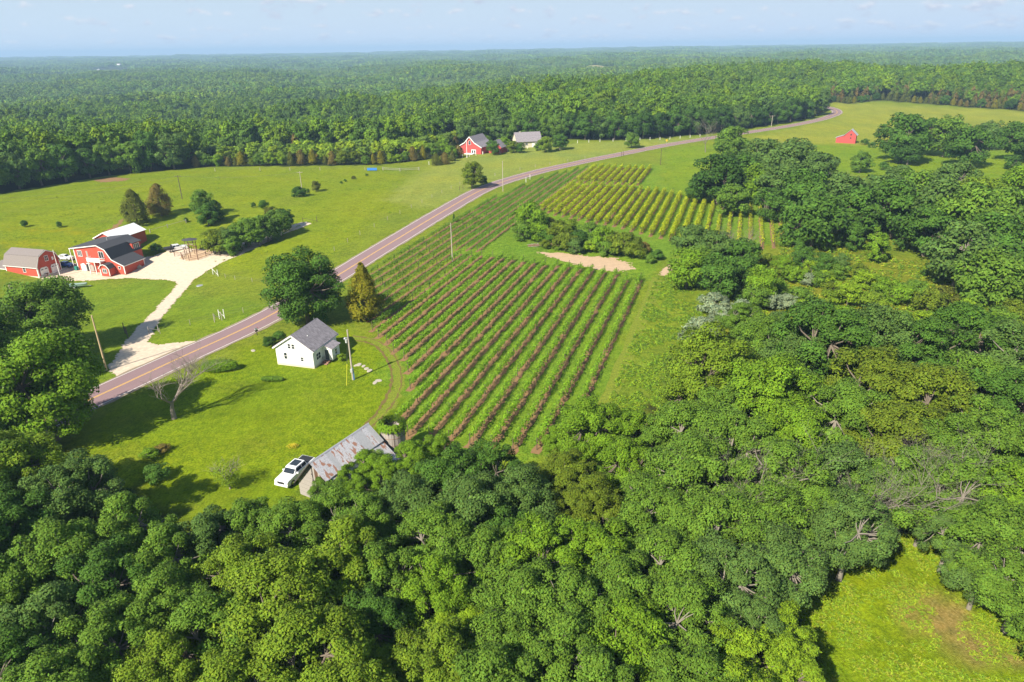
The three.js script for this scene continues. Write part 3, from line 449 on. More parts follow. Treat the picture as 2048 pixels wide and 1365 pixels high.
stand('in the middle of the foreground wood', 'foreground wood', 'oak', [[905, 965, 76, 'dark'], [980, 945, 66, 'dark'], [945, 1030, 86, 'dull'], [1040, 1010, 76, 'dull'], [1015, 1075, 66, 'dark'], [875, 1090, 86, 'mid'], [880, 1180, 82, 'bright'], [985, 1130, 82, 'mid'], [1075, 1120, 88, 'bright'], [1180, 1115, 88, 'bright'], [935, 1240, 62, 'lime'], [1050, 1215, 96, 'mid'], [1010, 1300, 90, 'mid'], [1150, 1225, 96, 'mid'], [1120, 1320, 100, 'mid'], [1240, 1190, 90, 'mid'], [1260, 1290, 100, 'bright'], [890, 1330, 92, 'tip'], [1000, 1400, 110, 'mid'], [1190, 1410, 110, 'mid'], [1380, 1400, 110, 'mid']]);
stand('at the foot of the lower vineyard', 'foreground wood', 'oak', [[1130, 960, 62, 'olive'], [1185, 1015, 66, 'olive'], [1110, 1030, 52, 'olive'], [1180, 862, 70, 'bright'], [1255, 868, 58, 'bright'], [1110, 880, 30, 'bright'], [1255, 935, 62, 'bright'], [1310, 900, 52, 'mid']]);
stand('beside the rusty barn', 'saplings around the rusty barn', 'oak', [[825, 925, 46, 'bright'], [740, 930, 36, 'bright'], [690, 960, 34, 'bright'], [780, 955, 44, 'bright'], [650, 985, 32, 'mid'], [720, 985, 36, 'bright'], [880, 905, 40, 'bright']]);
stand('in the wood left of the meadow', 'foreground wood', 'oak', [[1390, 960, 96, 'mid'], [1330, 1045, 88, 'mid'], [1430, 1060, 96, 'mid'], [1350, 1140, 92, 'mid'], [1460, 1160, 96, 'dull'], [1370, 1240, 96, 'mid'], [1520, 1050, 90, 'mid'], [1560, 1130, 84, 'dull'], [1490, 1245, 76, 'dull'], [1560, 1270, 66, 'lime'], [1480, 1330, 84, 'lime'], [1580, 1345, 76, 'lime'], [1560, 960, 96, 'mid'], [1660, 960, 92, 'dull'], [1620, 1030, 76, 'mid'], [1700, 1060, 84, 'dull'], [1760, 1000, 84, 'mid'], [1480, 900, 92, 'mid'], [1380, 870, 80, 'mid'], [1580, 890, 92, 'bright'], [1470, 1420, 100, 'lime'], [1290, 1000, 60, 'mid']]);
stand('on the slope right of the vineyard', 'wood right of the vineyard', 'oak', [[1425, 745, 92, 'tip'], [1380, 800, 66, 'tip'], [1540, 790, 96, 'bright'], [1470, 820, 72, 'mid'], [1650, 690, 100, 'dark'], [1745, 690, 90, 'dull'], [1590, 720, 72, 'dull'], [1530, 690, 62, 'mid'], [1750, 780, 96, 'olive'], [1850, 810, 100, 'olive'], [1690, 840, 88, 'mid'], [1790, 880, 92, 'olive'], [1850, 710, 84, 'dark'], [1930, 690, 88, 'dark'], [2010, 720, 90, 'dull'], [1940, 780, 84, 'mid'], [2020, 810, 92, 'dark'], [1960, 870, 88, 'mid'], [1880, 910, 84, 'mid'], [2050, 910, 84, 'mid'], [1820, 960, 84, 'mid'], [1920, 990, 92, 'mid'], [2010, 1000, 92, 'bright'], [1980, 1085, 92, 'mid'], [2050, 1090, 90, 'mid'], [1900, 1075, 62, 'dull'], [2040, 1180, 86, 'mid'], [1960, 1150, 62, 'dull'], [1480, 640, 40, 'mid'], [2110, 780, 90, 'mid'], [2110, 1000, 100, 'dark'], [2120, 1250, 90, 'mid']]);
stand('in the belt behind the upper vineyard', 'tree belt behind the upper vineyard', 'oak', [[1465, 278, 33, 'mid'], [1440, 345, 48, 'deep'], [1400, 368, 26, 'dark'], [1480, 330, 40, 'dark'], [1530, 300, 40, 'dull'], [1590, 305, 44, 'dull'], [1640, 325, 36, 'dull'], [1515, 355, 38, 'bright'], [1470, 385, 34, 'mid'], [1570, 355, 46, 'dull'], [1620, 380, 50, 'dark'], [1545, 395, 34, 'dark'], [1635, 418, 56, 'dark'], [1690, 385, 54, 'dull'], [1715, 412, 52, 'dark'], [1760, 380, 54, 'dull'], [1795, 408, 54, 'dark'], [1840, 375, 50, 'mid'], [1890, 400, 60, 'dull'], [1865, 432, 54, 'dark'], [1940, 430, 66, 'mid'], [1960, 385, 46, 'tip'], [2010, 410, 60, 'mid'], [2040, 370, 42, 'bright'], [1930, 490, 62, 'dull'], [2000, 480, 66, 'dark'], [1985, 535, 60, 'mid'], [2050, 520, 60, 'dark'], [1905, 355, 40, 'dull'], [1800, 350, 34, 'dull'], [2090, 440, 60, 'mid'], [2060, 450, 50, 'dull']]);
stand('standing in the far right pasture', 'pasture trees', 'oak', [[1815, 255, 46, 'dark'], [1850, 262, 32, 'dark'], [1900, 255, 40, 'mid'], [1945, 272, 40, 'dark'], [1985, 258, 28, 'dull'], [2042, 268, 34, 'dark'], [1822, 295, 24, 'deep'], [1725, 316, 20, 'mid'], [2090, 270, 40, 'dark']]);
stand('in the far right pasture', 'pasture bushes', 'shrub', [[1768, 332, 9, 'dark'], [1808, 340, 10, 'dark'], [1731, 283, 7, 'dark'], [1745, 290, 6, 'dark'], [1775, 293, 12, 'dark'], [2026, 325, 16, 'dark'], [1790, 298, 9, 'deep']]);
stand('in the rough ground below the belt', 'young trees in the rough ground', 'pyramid', [[1707, 468, 26, 'dark'], [1756, 490, 27, 'bright'], [1655, 482, 16, 'bright'], [1972, 566, 24, 'dark'], [1600, 500, 18, 'dark'], [1480, 608, 14, 'dark']]);
stand('in the clump where the dirt path ends', 'clump by the dirt path', 'oak', [[1385, 470, 36, 'dull'], [1378, 520, 40, 'bright'], [1435, 480, 40, 'dull'], [1480, 500, 36, 'dark'], [1445, 545, 42, 'dark'], [1490, 540, 36, 'dark'], [1530, 565, 36, 'bright'], [1510, 590, 26, 'mid'], [1565, 522, 20, 'bright'], [1400, 500, 30, 'mid'], [1610, 508, 20, 'dark'], [1648, 522, 22, 'dark'], [1700, 578, 26, 'lime']]);
stand('right of the dirt path clump', 'scrub bushes', 'shrub', [[1680, 545, 18, 'mid'], [1590, 548, 20, 'bright'], [1640, 560, 18, 'mid'], [1560, 585, 20, 'mid'], [1600, 590, 20, 'mid'], [1625, 535, 16, 'lime'], [1535, 520, 16, 'olive'], [1660, 580, 18, 'olive']]);
stand('in the scrub right of the clump', 'scrub bushes', 'shrub', [[1428, 606, 26, 'silver'], [1446, 632, 26, 'silver'], [1404, 656, 28, 'silver'], [1382, 672, 20, 'silver'], [1480, 618, 20, 'silver'], [1540, 600, 22, 'silver'], [1575, 602, 18, 'silver'], [1620, 560, 15, 'silver'], [1650, 555, 18, 'lime'], [1730, 560, 22, 'lime'], [1770, 575, 22, 'bright'], [1800, 590, 24, 'bright'], [1745, 600, 22, 'tip'], [1830, 575, 20, 'mid'], [1860, 600, 28, 'olive'], [1890, 595, 26, 'cedar'], [1930, 620, 26, 'lime'], [1960, 640, 26, 'bright'], [2000, 640, 28, 'mid'], [2030, 620, 24, 'olive'], [1850, 640, 24, 'lime'], [1800, 640, 24, 'mid'], [1900, 650, 22, 'lime'], [2020, 580, 22, 'bright'], [1560, 640, 22, 'dull'], [1520, 640, 20, 'mid'], [1620, 610, 20, 'lime'], [1660, 600, 22, 'tip'], [1685, 520, 14, 'dull'], [1720, 540, 14, 'olive'], [1580, 480, 16, 'mid'], [1545, 545, 16, 'olive'], [1690, 630, 24, 'bright'], [1740, 640, 22, 'bright'], [1985, 600, 22, 'lime'], [2040, 660, 24, 'lime'], [1470, 590, 12, 'mid'], [1880, 560, 10, 'mid'], [1850, 545, 8, 'dark'], [1940, 575, 12, 'mid']]);
stand('in the thicket between the vineyard blocks', 'thicket between the vineyard blocks', 'shrub', [[1062, 438, 28, 'bright', 1.5], [1045, 463, 22, 'mid'], [1078, 464, 22, 'bright'], [1102, 450, 16, 'cedar'], [1098, 470, 18, 'dark'], [1120, 466, 25, 'olive'], [1140, 460, 22, 'tip'], [1130, 483, 22, 'olive'], [1158, 478, 22, 'deep'], [1152, 493, 18, 'dull'], [1180, 463, 22, 'mid'], [1190, 478, 20, 'mid'], [1206, 476, 21, 'bright', 1.5], [1213, 496, 18, 'mid'], [1232, 484, 25, 'olive'], [1250, 488, 28, 'olive'], [1268, 500, 20, 'olive'], [1183, 492, 15, 'lime'], [1290, 494, 11, 'rust'], [1315, 510, 12, 'dark'], [1300, 518, 10, 'mid'], [1090, 488, 11, 'olive']]);
stand('on the hillside behind the red barn', 'hillside cedars', 'cedar', [[268, 419, 24, 'cedar'], [317, 404, 24, 'rust', 0.9], [430, 424, 18, 'deep', 0.8]]);
stand('on the hillside', 'hillside trees', 'oak', [[400, 392, 22, 'mid', 1.25], [412, 424, 20, 'dark'], [46, 444, 6, 'dark', 1.1], [116, 446, 5, 'dark', 1.2]]);
stand('in the row beside the gravel lane', 'trees along the gravel lane', 'oak', [[432, 474, 26, 'olive'], [452, 466, 26, 'dull'], [472, 460, 27, 'mid'], [492, 456, 27, 'mid'], [512, 450, 27, 'mid'], [530, 444, 26, 'dull'], [548, 438, 27, 'mid'], [562, 432, 22, 'dark'], [462, 484, 20, 'mid'], [540, 420, 13, 'cedar']]);
stand('on the hillside field', 'hillside bushes', 'shrub', [[597, 383, 12, 'deep'], [609, 385, 9, 'dark'], [631, 373, 9, 'cedar', 1.3], [690, 361, 3, 'dark'], [682, 365, 3, 'dark'], [707, 355, 4, 'cedar'], [733, 350, 3, 'dull'], [506, 410, 4, 'dark', 1.6], [526, 409, 8, 'dark', 1.4], [371, 440, 4, 'mid', 1.4], [256, 454, 4, 'mid'], [310, 497, 11, 'deep']]);
stand('behind the white house', 'trees behind the white house', 'low', [[607, 576, 74, 'dark', 1.0]]);
stand('behind the white house by the vine rows', 'trees behind the white house', 'cedar', [[727, 590, 40, 'ochre']]);
stand('on the white house lawn', 'lawn bushes', 'shrub', [[536, 683, 12, 'deep'], [557, 673, 12, 'dark'], [683, 714, 9, 'tip'], [298, 908, 16, 'bright', 0.8], [325, 896, 13, 'rust', 0.7], [312, 944, 23, 'dark', 0.85], [180, 950, 30, 'dull']]);
stand('beside the curving road', 'roadside trees', 'oak', [[943, 345, 21, 'olive', 1.15], [965, 357, 9, 'deep'], [1264, 274, 15, 'mid']]);
stand('beside the distant red house', 'trees around the distant houses', 'oak', [[987, 291, 13, 'dark'], [1008, 283, 14, 'bright'], [1026, 289, 12, 'olive'], [1040, 292, 9, 'dark'], [1090, 281, 14, 'tip', 1.15], [1076, 290, 8, 'mid'], [1120, 276, 16, 'dark'], [970, 277, 12, 'mid'], [900, 300, 13, 'bright']]);
stand('beside the distant red house', 'trees around the distant houses', 'cedar', [[917, 304, 10, 'rust', 0.8], [905, 313, 9, 'cedar', 0.8], [890, 318, 10, 'rust', 0.8], [872, 320, 10, 'cedar', 0.8], [1042, 286, 8, 'rust', 0.8]]);
plantAll();
// low clipped hedges on the lawn: several clumps run together into one bush each
function hedge(label, u, v, len, high, tint, turn) {
  const p = P(u, v), t = thing('hedge', label, 'hedge', p, turn, 'lawn hedges'), rnd = mulberry(u), L = new Leaves(), n = Math.round(len * 950);
  for (let i = 0; i < n; i++) { const d = ball(rnd), e = (rnd() - 0.5) * 2, end = Math.sqrt(Math.max(0, 1 - e * e * 0.8)), k = 0.8 + 0.25 * rnd() + 0.12 * n2(e * len * 1.6, d[0] * 2); const ln = 0.2 * (0.7 + rnd() * 0.6); L.spray(rnd, e * len / 2, high * 0.5 + d[1] * high * 0.55 * k * end, d[2] * high * 0.75 * k * end, d[0] * 0.4, d[1], d[2], ln, ln * 0.7, leafTone(rnd, 1, 0.2)); }
  const w = []; for (let i = 0; i < 7; i++) w.push(bar(V((i / 6 - 0.5) * len * 0.8, 0, 0), V((i / 6 - 0.5) * len * 0.85, high * 0.6, (rnd() - 0.5) * 0.4), 0.04, 0.02, 4));
  mesh('stems', merge(w), M.barkDark, t); mesh('foliage', L.geo(), LEAF[tint], t);
}
hedge('rounded yellow green bush between road and lawn', 440, 742, 5.6, 2.0, 'bright', 0.12);
hedge('low dark clipped hedge on the lawn below the white house', 545, 762, 3.6, 0.75, 'mid', -0.05);
// bare trees
{
  const p = P(348, 838), t = thing('dead_tree', 'leafless grey tree spreading its bare branches over the lawn beside the road', 'tree', p, 2.3);
  mesh('trunk', bareTree(17, 10.4, 1.0, 5, 0.40, 0.5, 0.26), M.deadWood, t);
  const q = P(460, 978), s = thing('small_tree', 'small thin leaved tree alone on the lawn near the white pickup', 'tree', q, 0.4), rnd = mulberry(5), L = new Leaves();
  mesh('trunk', bareTree(23, 4.6, 0.9, 4, 0.16, 0.5, 0.30), M.deadWood, s);
  for (let i = 0; i < 900; i++) { const d = ball(rnd), k = 0.5 + 0.5 * rnd(); L.spray(rnd, d[0] * 1.9 * k, 2.6 + d[1] * 1.6 * k, d[2] * 1.9 * k, ...d, 0.2, 0.12, leafTone(rnd, 1, 0.2)); }
  for (let i = 0; i < 700; i++) { const d = ball(rnd), k = 0.5 + 0.5 * rnd(); L.spray(rnd, d[0] * 1.3 * k + 0.3, 1.2 + d[1] * 0.7 * k, d[2] * 1.3 * k, ...d, 0.2, 0.12, leafTone(rnd, 1, 0.2)); }
  mesh('crown', L.geo(), LEAF.tip, s);
  for (const [u, v, h, seed, where] of [[1940, 950, 11, 41, 'among the oaks right of the meadow'], [1860, 985, 10, 43, 'leaning over the meadow edge'], [1700, 985, 11, 47, 'in the wood left of the meadow'], [1480, 480, 9, 53, 'in the clump below the upper vineyard'], [1690, 375, 10, 59, 'in the belt behind the upper vineyard'], [1415, 262, 15, 61, 'at the front of the forest by the road'], [1490, 960, 11, 67, 'standing in the wood below the olive oaks']]) { const g = P(u, v, h * 0.7), d = thing('dead_tree', 'bare pale dead tree ' + where, 'tree', g, seed); mesh('trunk', bareTree(seed, h, 0.85, 5, 0.24, 0.5, 0.3), M.barkPale, d); }
}
// ------------------------------------------------------------------ the far forest
{
  const rnd = mulberry(777), edge = [];
  // front rank along the field edge: trees one can tell apart
  const azOf = (u, v) => { const p = P(u, v); return polar(p.x, p.z)[0]; };
  const a0 = azOf(-120, 400), a1 = azOf(2150, 230);
  for (let az = a0; az < a1;) {
    const r = edgeR(az), brush = az > azOf(380, 338) && az < azOf(905, 306), east = az > azOf(1660, 190), s = brush ? 0.42 + rnd() * 0.42 : east ? 0.5 + rnd() * 0.25 : 0.95 + rnd() * 0.35;
    edge.push({ az, r: r + 3 + rnd() * 4, s, brush, east }); az += (s * (brush ? 7 : east ? 8 : 7.5)) / r;
  }
  const words = { oak: [], brush: [], east: [] };
  edge.forEach((e, i) => { const k = e.brush ? 'brush' : e.east ? 'east' : 'oak'; words[k].push(e); e.n = words[k].length - 1; });
  const hideHouse = (x, z) => [P(945, 300), P(985, 298), P(1055, 288)].some((p) => Math.hypot(p.x - x, p.z - z) < 15);
  for (const e of edge) {
    const x = Math.sin(e.az) * e.r, z = -Math.cos(e.az) * e.r; if (hideHouse(x, z) || roadDist(x, z) < 9) continue;
    const ced = (e.brush && rnd() < 0.45) || (e.east && rnd() < 0.7), sh = ced ? SHAPES.cedar[Math.floor(rnd() * 3)] : SHAPES.mid[Math.floor(rnd() * 5)], tint = ced ? (rnd() < 0.4 ? 'rust' : rnd() < 0.5 ? 'ochre' : 'cedar') : e.brush ? ['bright', 'lime', 'olive', 'mid', 'bright'][Math.floor(rnd() * 5)] : ['dark', 'mid', 'dull', 'dark', 'deep'][Math.floor(rnd() * 5)];
    const where = e.brush ? `in the brushy hillside field margin, ${ordWord(e.n)} from left` : e.east ? `behind the far right pasture, ${ordWord(e.n)} from left` : `on the far forest front edge, ${ordWord(e.n)} from left`;
    tree(ced ? 'cedar_tree' : 'oak_tree', `${TINTWORD[tint]} ${ced ? 'cedar' : 'tree'} ${where}`, 'tree', V(x, ht(x, z), z), sh, tint, ced ? e.s * 1.25 : e.s * (e.brush ? 0.9 : 1.15), rnd() * 6.28, e.brush ? 'brushy field margin' : e.east ? 'trees behind the far pasture' : 'front edge of the far forest', M.bark, e.brush || e.east ? 1 : 1.18);
  }
  // behind the front rank: one mass
  const forest = new THREE.Group(); forest.name = 'forest'; scene.add(forest); tag(forest, 'unbroken green oak forest rolling away to the hazy horizon', 'forest', null, 'stuff');
  const leafFar = matt([1, 1, 1], 1, { vertexColors: true, side: THREE.DoubleSide }), mats = [], m4 = new THREE.Matrix4(), q4 = new THREE.Quaternion(), up = V(0, 1, 0);
  const kinds = [...SHAPES.far, ...SHAPES.farCedar], lists = kinds.map(() => []);
  const c1 = [0.126, 0.220, 0.018], c2 = [0.088, 0.168, 0.018], c3 = [0.150, 0.238, 0.015], c4 = [0.090, 0.165, 0.028];
  const canopyTint = (x, z, out) => {
    const a = fbm(x / 130 + 5, z / 130, 3), b = rnd(), patch = smooth(-0.3, 0.5, a); let c = b < 0.30 ? c2 : b < 0.62 ? c1 : b < 0.80 ? c4 : c3, v = (0.90 + rnd() * 0.2);
    const mix = lerp(0.85, 1.12, patch); out.setRGB(c[0] * v * mix, c[1] * v * mix, c[2] * v);
  };
  const col = new THREE.Color();
  const NEAR = 1150;
  for (let r = 300; r < NEAR; r += 4.9) {
    const step = 5.6 / r;
    for (let az = a0 - 0.03; az < a1 + 0.03; az += step) {
      const rr = r + (rnd() - 0.5) * 5, aa = az + (rnd() - 0.5) * step, er = edgeR(aa); if (rr < er + 9) continue;
      const x = Math.sin(aa) * rr, z = -Math.cos(aa) * rr; if (hideHouse(x, z) || roadDist(x, z) < 8) continue;
      const deep = rr - er, deg = aa * 57.3, brush = deg > -24 && deg < -4 && deep < 62, ce = (brush && rnd() < 0.38) || (deg > 23 && deep < 90 && rnd() < lerp(0.75, 0, deep / 90)) || rnd() < 0.012;
      const k = ce ? 5 + Math.floor(rnd() * 2) : Math.floor(rnd() * 5), s = brush ? 0.34 + rnd() * 0.36 : ce ? 1.0 + rnd() * 0.4 : (0.68 + rnd() * 0.5) * (0.9 + 0.2 * n2(x / 60, z / 60));
      if (ce) col.setRGB(...(rnd() < 0.4 ? [0.13, 0.10, 0.03] : [0.085, 0.11, 0.02])); else { canopyTint(x, z, col); if (brush) { col.multiplyScalar(1.35); col.r *= 1.15; } }
      lists[k].push([m4.compose(V(x, ht(x, z) + (rnd() - 0.5) * 1.5, z), q4.setFromAxisAngle(up, rnd() * 6.28), V(s, s * (brush ? 0.9 : 1.08 + rnd() * 0.25), s)).clone(), col.clone()]);
    }
  }
  const fill = (name, geo, list, mat) => { if (!list.length) return; const im = shade(new THREE.InstancedMesh(geo, mat, list.length)); im.name = name; list.forEach(([m, c], i) => { im.setMatrixAt(i, m); im.setColorAt(i, c); }); im.userData.kind = 'stuff'; forest.add(im); };
  kinds.forEach((k, i) => fill(i < 5 ? 'oak_crowns' : 'cedar_crowns', k.crown, lists[i], leafFar));
  console.log('near forest', lists.map((l) => l.length).join(' '));
  // farther off: stretches of canopy, many crowns to a piece
  const piece = (seed, size, n, per, leaf, rad) => { const rd = mulberry(seed), L = new Leaves(); for (let k = 0; k < n; k++) { const cx = (rd() - 0.5) * size, cz = (rd() - 0.5) * size, r = rad * (0.75 + rd() * 0.6), h = 6.5 + rd() * 7, t = 0.75 + rd() * 0.55; const hue = (rd() - 0.5) * 0.35; for (let i = 0; i < per; i++) { const d = ball(rd); d[1] = Math.abs(d[1]) * (rd() < 0.75 ? 1 : -0.6); const w = 0.75 + rd() * 0.35, ln = leaf * (0.7 + rd() * 0.6), v = t * (0.9 + rd() * 0.2); L.spray(rd, cx + d[0] * r * w, h + d[1] * r * 0.8 * w, cz + d[2] * r * w, ...d, ln, ln * 0.8, [v * (1 + hue), v, v * (1 - hue)], 0.5, 0.3); } } return L.geo(); };
  const mids = [piece(901, 46, 34, 52, 2.2, 4.4), piece(902, 46, 34, 52, 2.2, 4.4), piece(903, 46, 32, 52, 2.3, 4.7)], fars = [piece(911, 120, 120, 17, 4.4, 5.8), piece(912, 120, 120, 17, 4.4, 5.8)];
  const mList = mids.map(() => []), fList = fars.map(() => []);
  const lay = (r0, r1, size, out, kMax) => { for (let r = r0; r < r1; r += size * 0.82) { const step = size * 0.82 / r; for (let az = a0 - 0.06; az < a1 + 0.06; az += step) { const rr = r + (rnd() - 0.5) * size * 0.3, aa = az + (rnd() - 0.5) * step * 0.4, x = Math.sin(aa) * rr, z = -Math.cos(aa) * rr; if (rr > 2000 && rr < 4200 && knolls.some((k) => onKnoll(x, z, { ...k, a: k.a + size * 0.45, b: k.b + size * 0.45 }) < 0.9)) continue; canopyTint(x, z, col); col.lerp(new THREE.Color(0.098, 0.175, 0.022), 0.4); out[Math.floor(rnd() * kMax)].push([m4.compose(V(x, ht(x, z), z), q4.setFromAxisAngle(up, Math.floor(rnd() * 4) * 1.5708 + rnd() * 0.5), V(1, 0.9 + rnd() * 0.3, 1)).clone(), col.clone()]); } } };
  lay(NEAR, 3000, 46, mList, 3); lay(3000, 11500, 120, fList, 2);
  mids.forEach((g, i) => fill('canopy', g, mList[i], leafFar)); fars.forEach((g, i) => fill('canopy', g, fList[i], leafFar));
  console.log('far forest', mList.map((l) => l.length).join(' '), fList.map((l) => l.length).join(' '));
}
// weeds and rough grass: far too many to count
{
  const rnd = mulberry(333), tuft = (seed, n, h, w, tone) => { const rd = mulberry(seed), L = new Leaves(); for (let i = 0; i < n; i++) { const a = rd() * 6.28, q = rd() * w, ln = h * (0.6 + rd() * 0.6); L.spray(rd, Math.cos(a) * q, h * (0.1 + rd() * 0.5), Math.sin(a) * q, Math.cos(a) * 0.6, 0.5, Math.sin(a) * 0.6, ln, ln * 0.6, leafTone(rd, 1, 0.25), 0.6, 0.3); } return L.geo(); };
  const kinds = [tuft(1, 16, 0.34, 0.32), tuft(2, 12, 0.24, 0.28)], lists = [[], []], m4 = new THREE.Matrix4(), q = new THREE.Quaternion(), col = new THREE.Color();
  const sow = (zone, per, s0, s1, tints) => { let x0 = 1e9, x1 = -1e9, z0 = 1e9, z1 = -1e9; for (const p of zone) { x0 = Math.min(x0, p.x); x1 = Math.max(x1, p.x); z0 = Math.min(z0, p.z); z1 = Math.max(z1, p.z); } const n = Math.round((x1 - x0) * (z1 - z0) * per); for (let i = 0; i < n; i++) { const x = lerp(x0, x1, rnd()), z = lerp(z0, z1, rnd()); if (!inside(zone, x, z) || n2(x / 3, z / 3) + n2b(x / 9, z / 9) < -0.5 + rnd() * 0.8) continue; const s = lerp(s0, s1, rnd()), t = tints[Math.floor(rnd() * tints.length)], v = 0.85 + rnd() * 0.3; lists[rnd() < 0.5 ? 0 : 1].push([m4.compose(V(x, ht(x, z), z), q.setFromAxisAngle(V(0, 1, 0), rnd() * 6.28), V(s, s * (0.7 + rnd() * 0.5), s)).clone(), col.setRGB(t[0] * v, t[1] * v, t[2] * v).clone()]); } };
  const g1 = [0.26, 0.36, 0.018], g2 = [0.19, 0.31, 0.018], g3 = [0.31, 0.33, 0.03], g4 = [0.13, 0.235, 0.018];
  sow(zones.rough, 12, 0.5, 1.2, [g1, g2, g4]); sow(zones.scrub, 3.0, 0.6, 2.0, [g1, g2, g3, g4]); sow(zones.meadow, 26, 0.28, 0.62, [g1, g1, g2, g3]); sow(zones.eastGreen, 0.04, 0.8, 1.8, [g2]); sow(zones.hill, 0.03, 0.7, 1.7, [g2, g1]); sow(zones.woods, 0.7, 1.2, 3.2, [[0.06, 0.11, 0.02]]);
  const weeds = new THREE.Group(); weeds.name = 'weeds'; scene.add(weeds); tag(weeds, 'knee high weeds and coarse grass over the rough ground', 'weeds', null, 'stuff');
  const mat = leafMat(1, 1, 1, 0.3);
  kinds.forEach((g, i) => { const im = shade(new THREE.InstancedMesh(g, mat, lists[i].length)); im.name = 'weed_tufts'; lists[i].forEach(([m, c], k) => { im.setMatrixAt(k, m); im.setColorAt(k, c); }); im.userData.kind = 'stuff'; weeds.add(im); });
  console.log('weeds', lists.map((l) => l.length).join(' '));
}
// ------------------------------------------------------------------ buildings
// a window: white casing with dark panes set in it; local x across, y up, facing +z
function windowAt(parent, w, h, x, y, z, ry = 0, cols = 2, rows = 1, trim = M.whiteTrim, glass = M.glass) {
  const f = 0.09, g = [box(w + 2 * f, f, 0.07, 0, h / 2 + f / 2, 0), box(w + 2 * f, f * 1.1, 0.11, 0, -h / 2 - f / 2, 0), box(f, h, 0.07, -w / 2 - f / 2, 0, 0), box(f, h, 0.07, w / 2 + f / 2, 0, 0)];
  const win = mesh('window', g, trim, parent); win.position.set(x, y, z); win.rotation.y = ry;
  for (let i = 1; i < cols; i++) { const m = mesh('mullion', box(0.06, h, 0.05, -w / 2 + i * w / cols, 0, 0), trim, win); }
  for (let j = 1; j < rows; j++) mesh('rail', box(w, 0.05, 0.045, 0, -h / 2 + j * h / rows, 0.001), trim, win);
  for (let i = 0; i < cols; i++) for (let j = 0; j < rows; j++) mesh('pane', box(w / cols - 0.02, h / rows - 0.02, 0.02, -w / 2 + (i + 0.5) * w / cols, -h / 2 + (j + 0.5) * h / rows, -0.015), glass, win);
  return win;
}
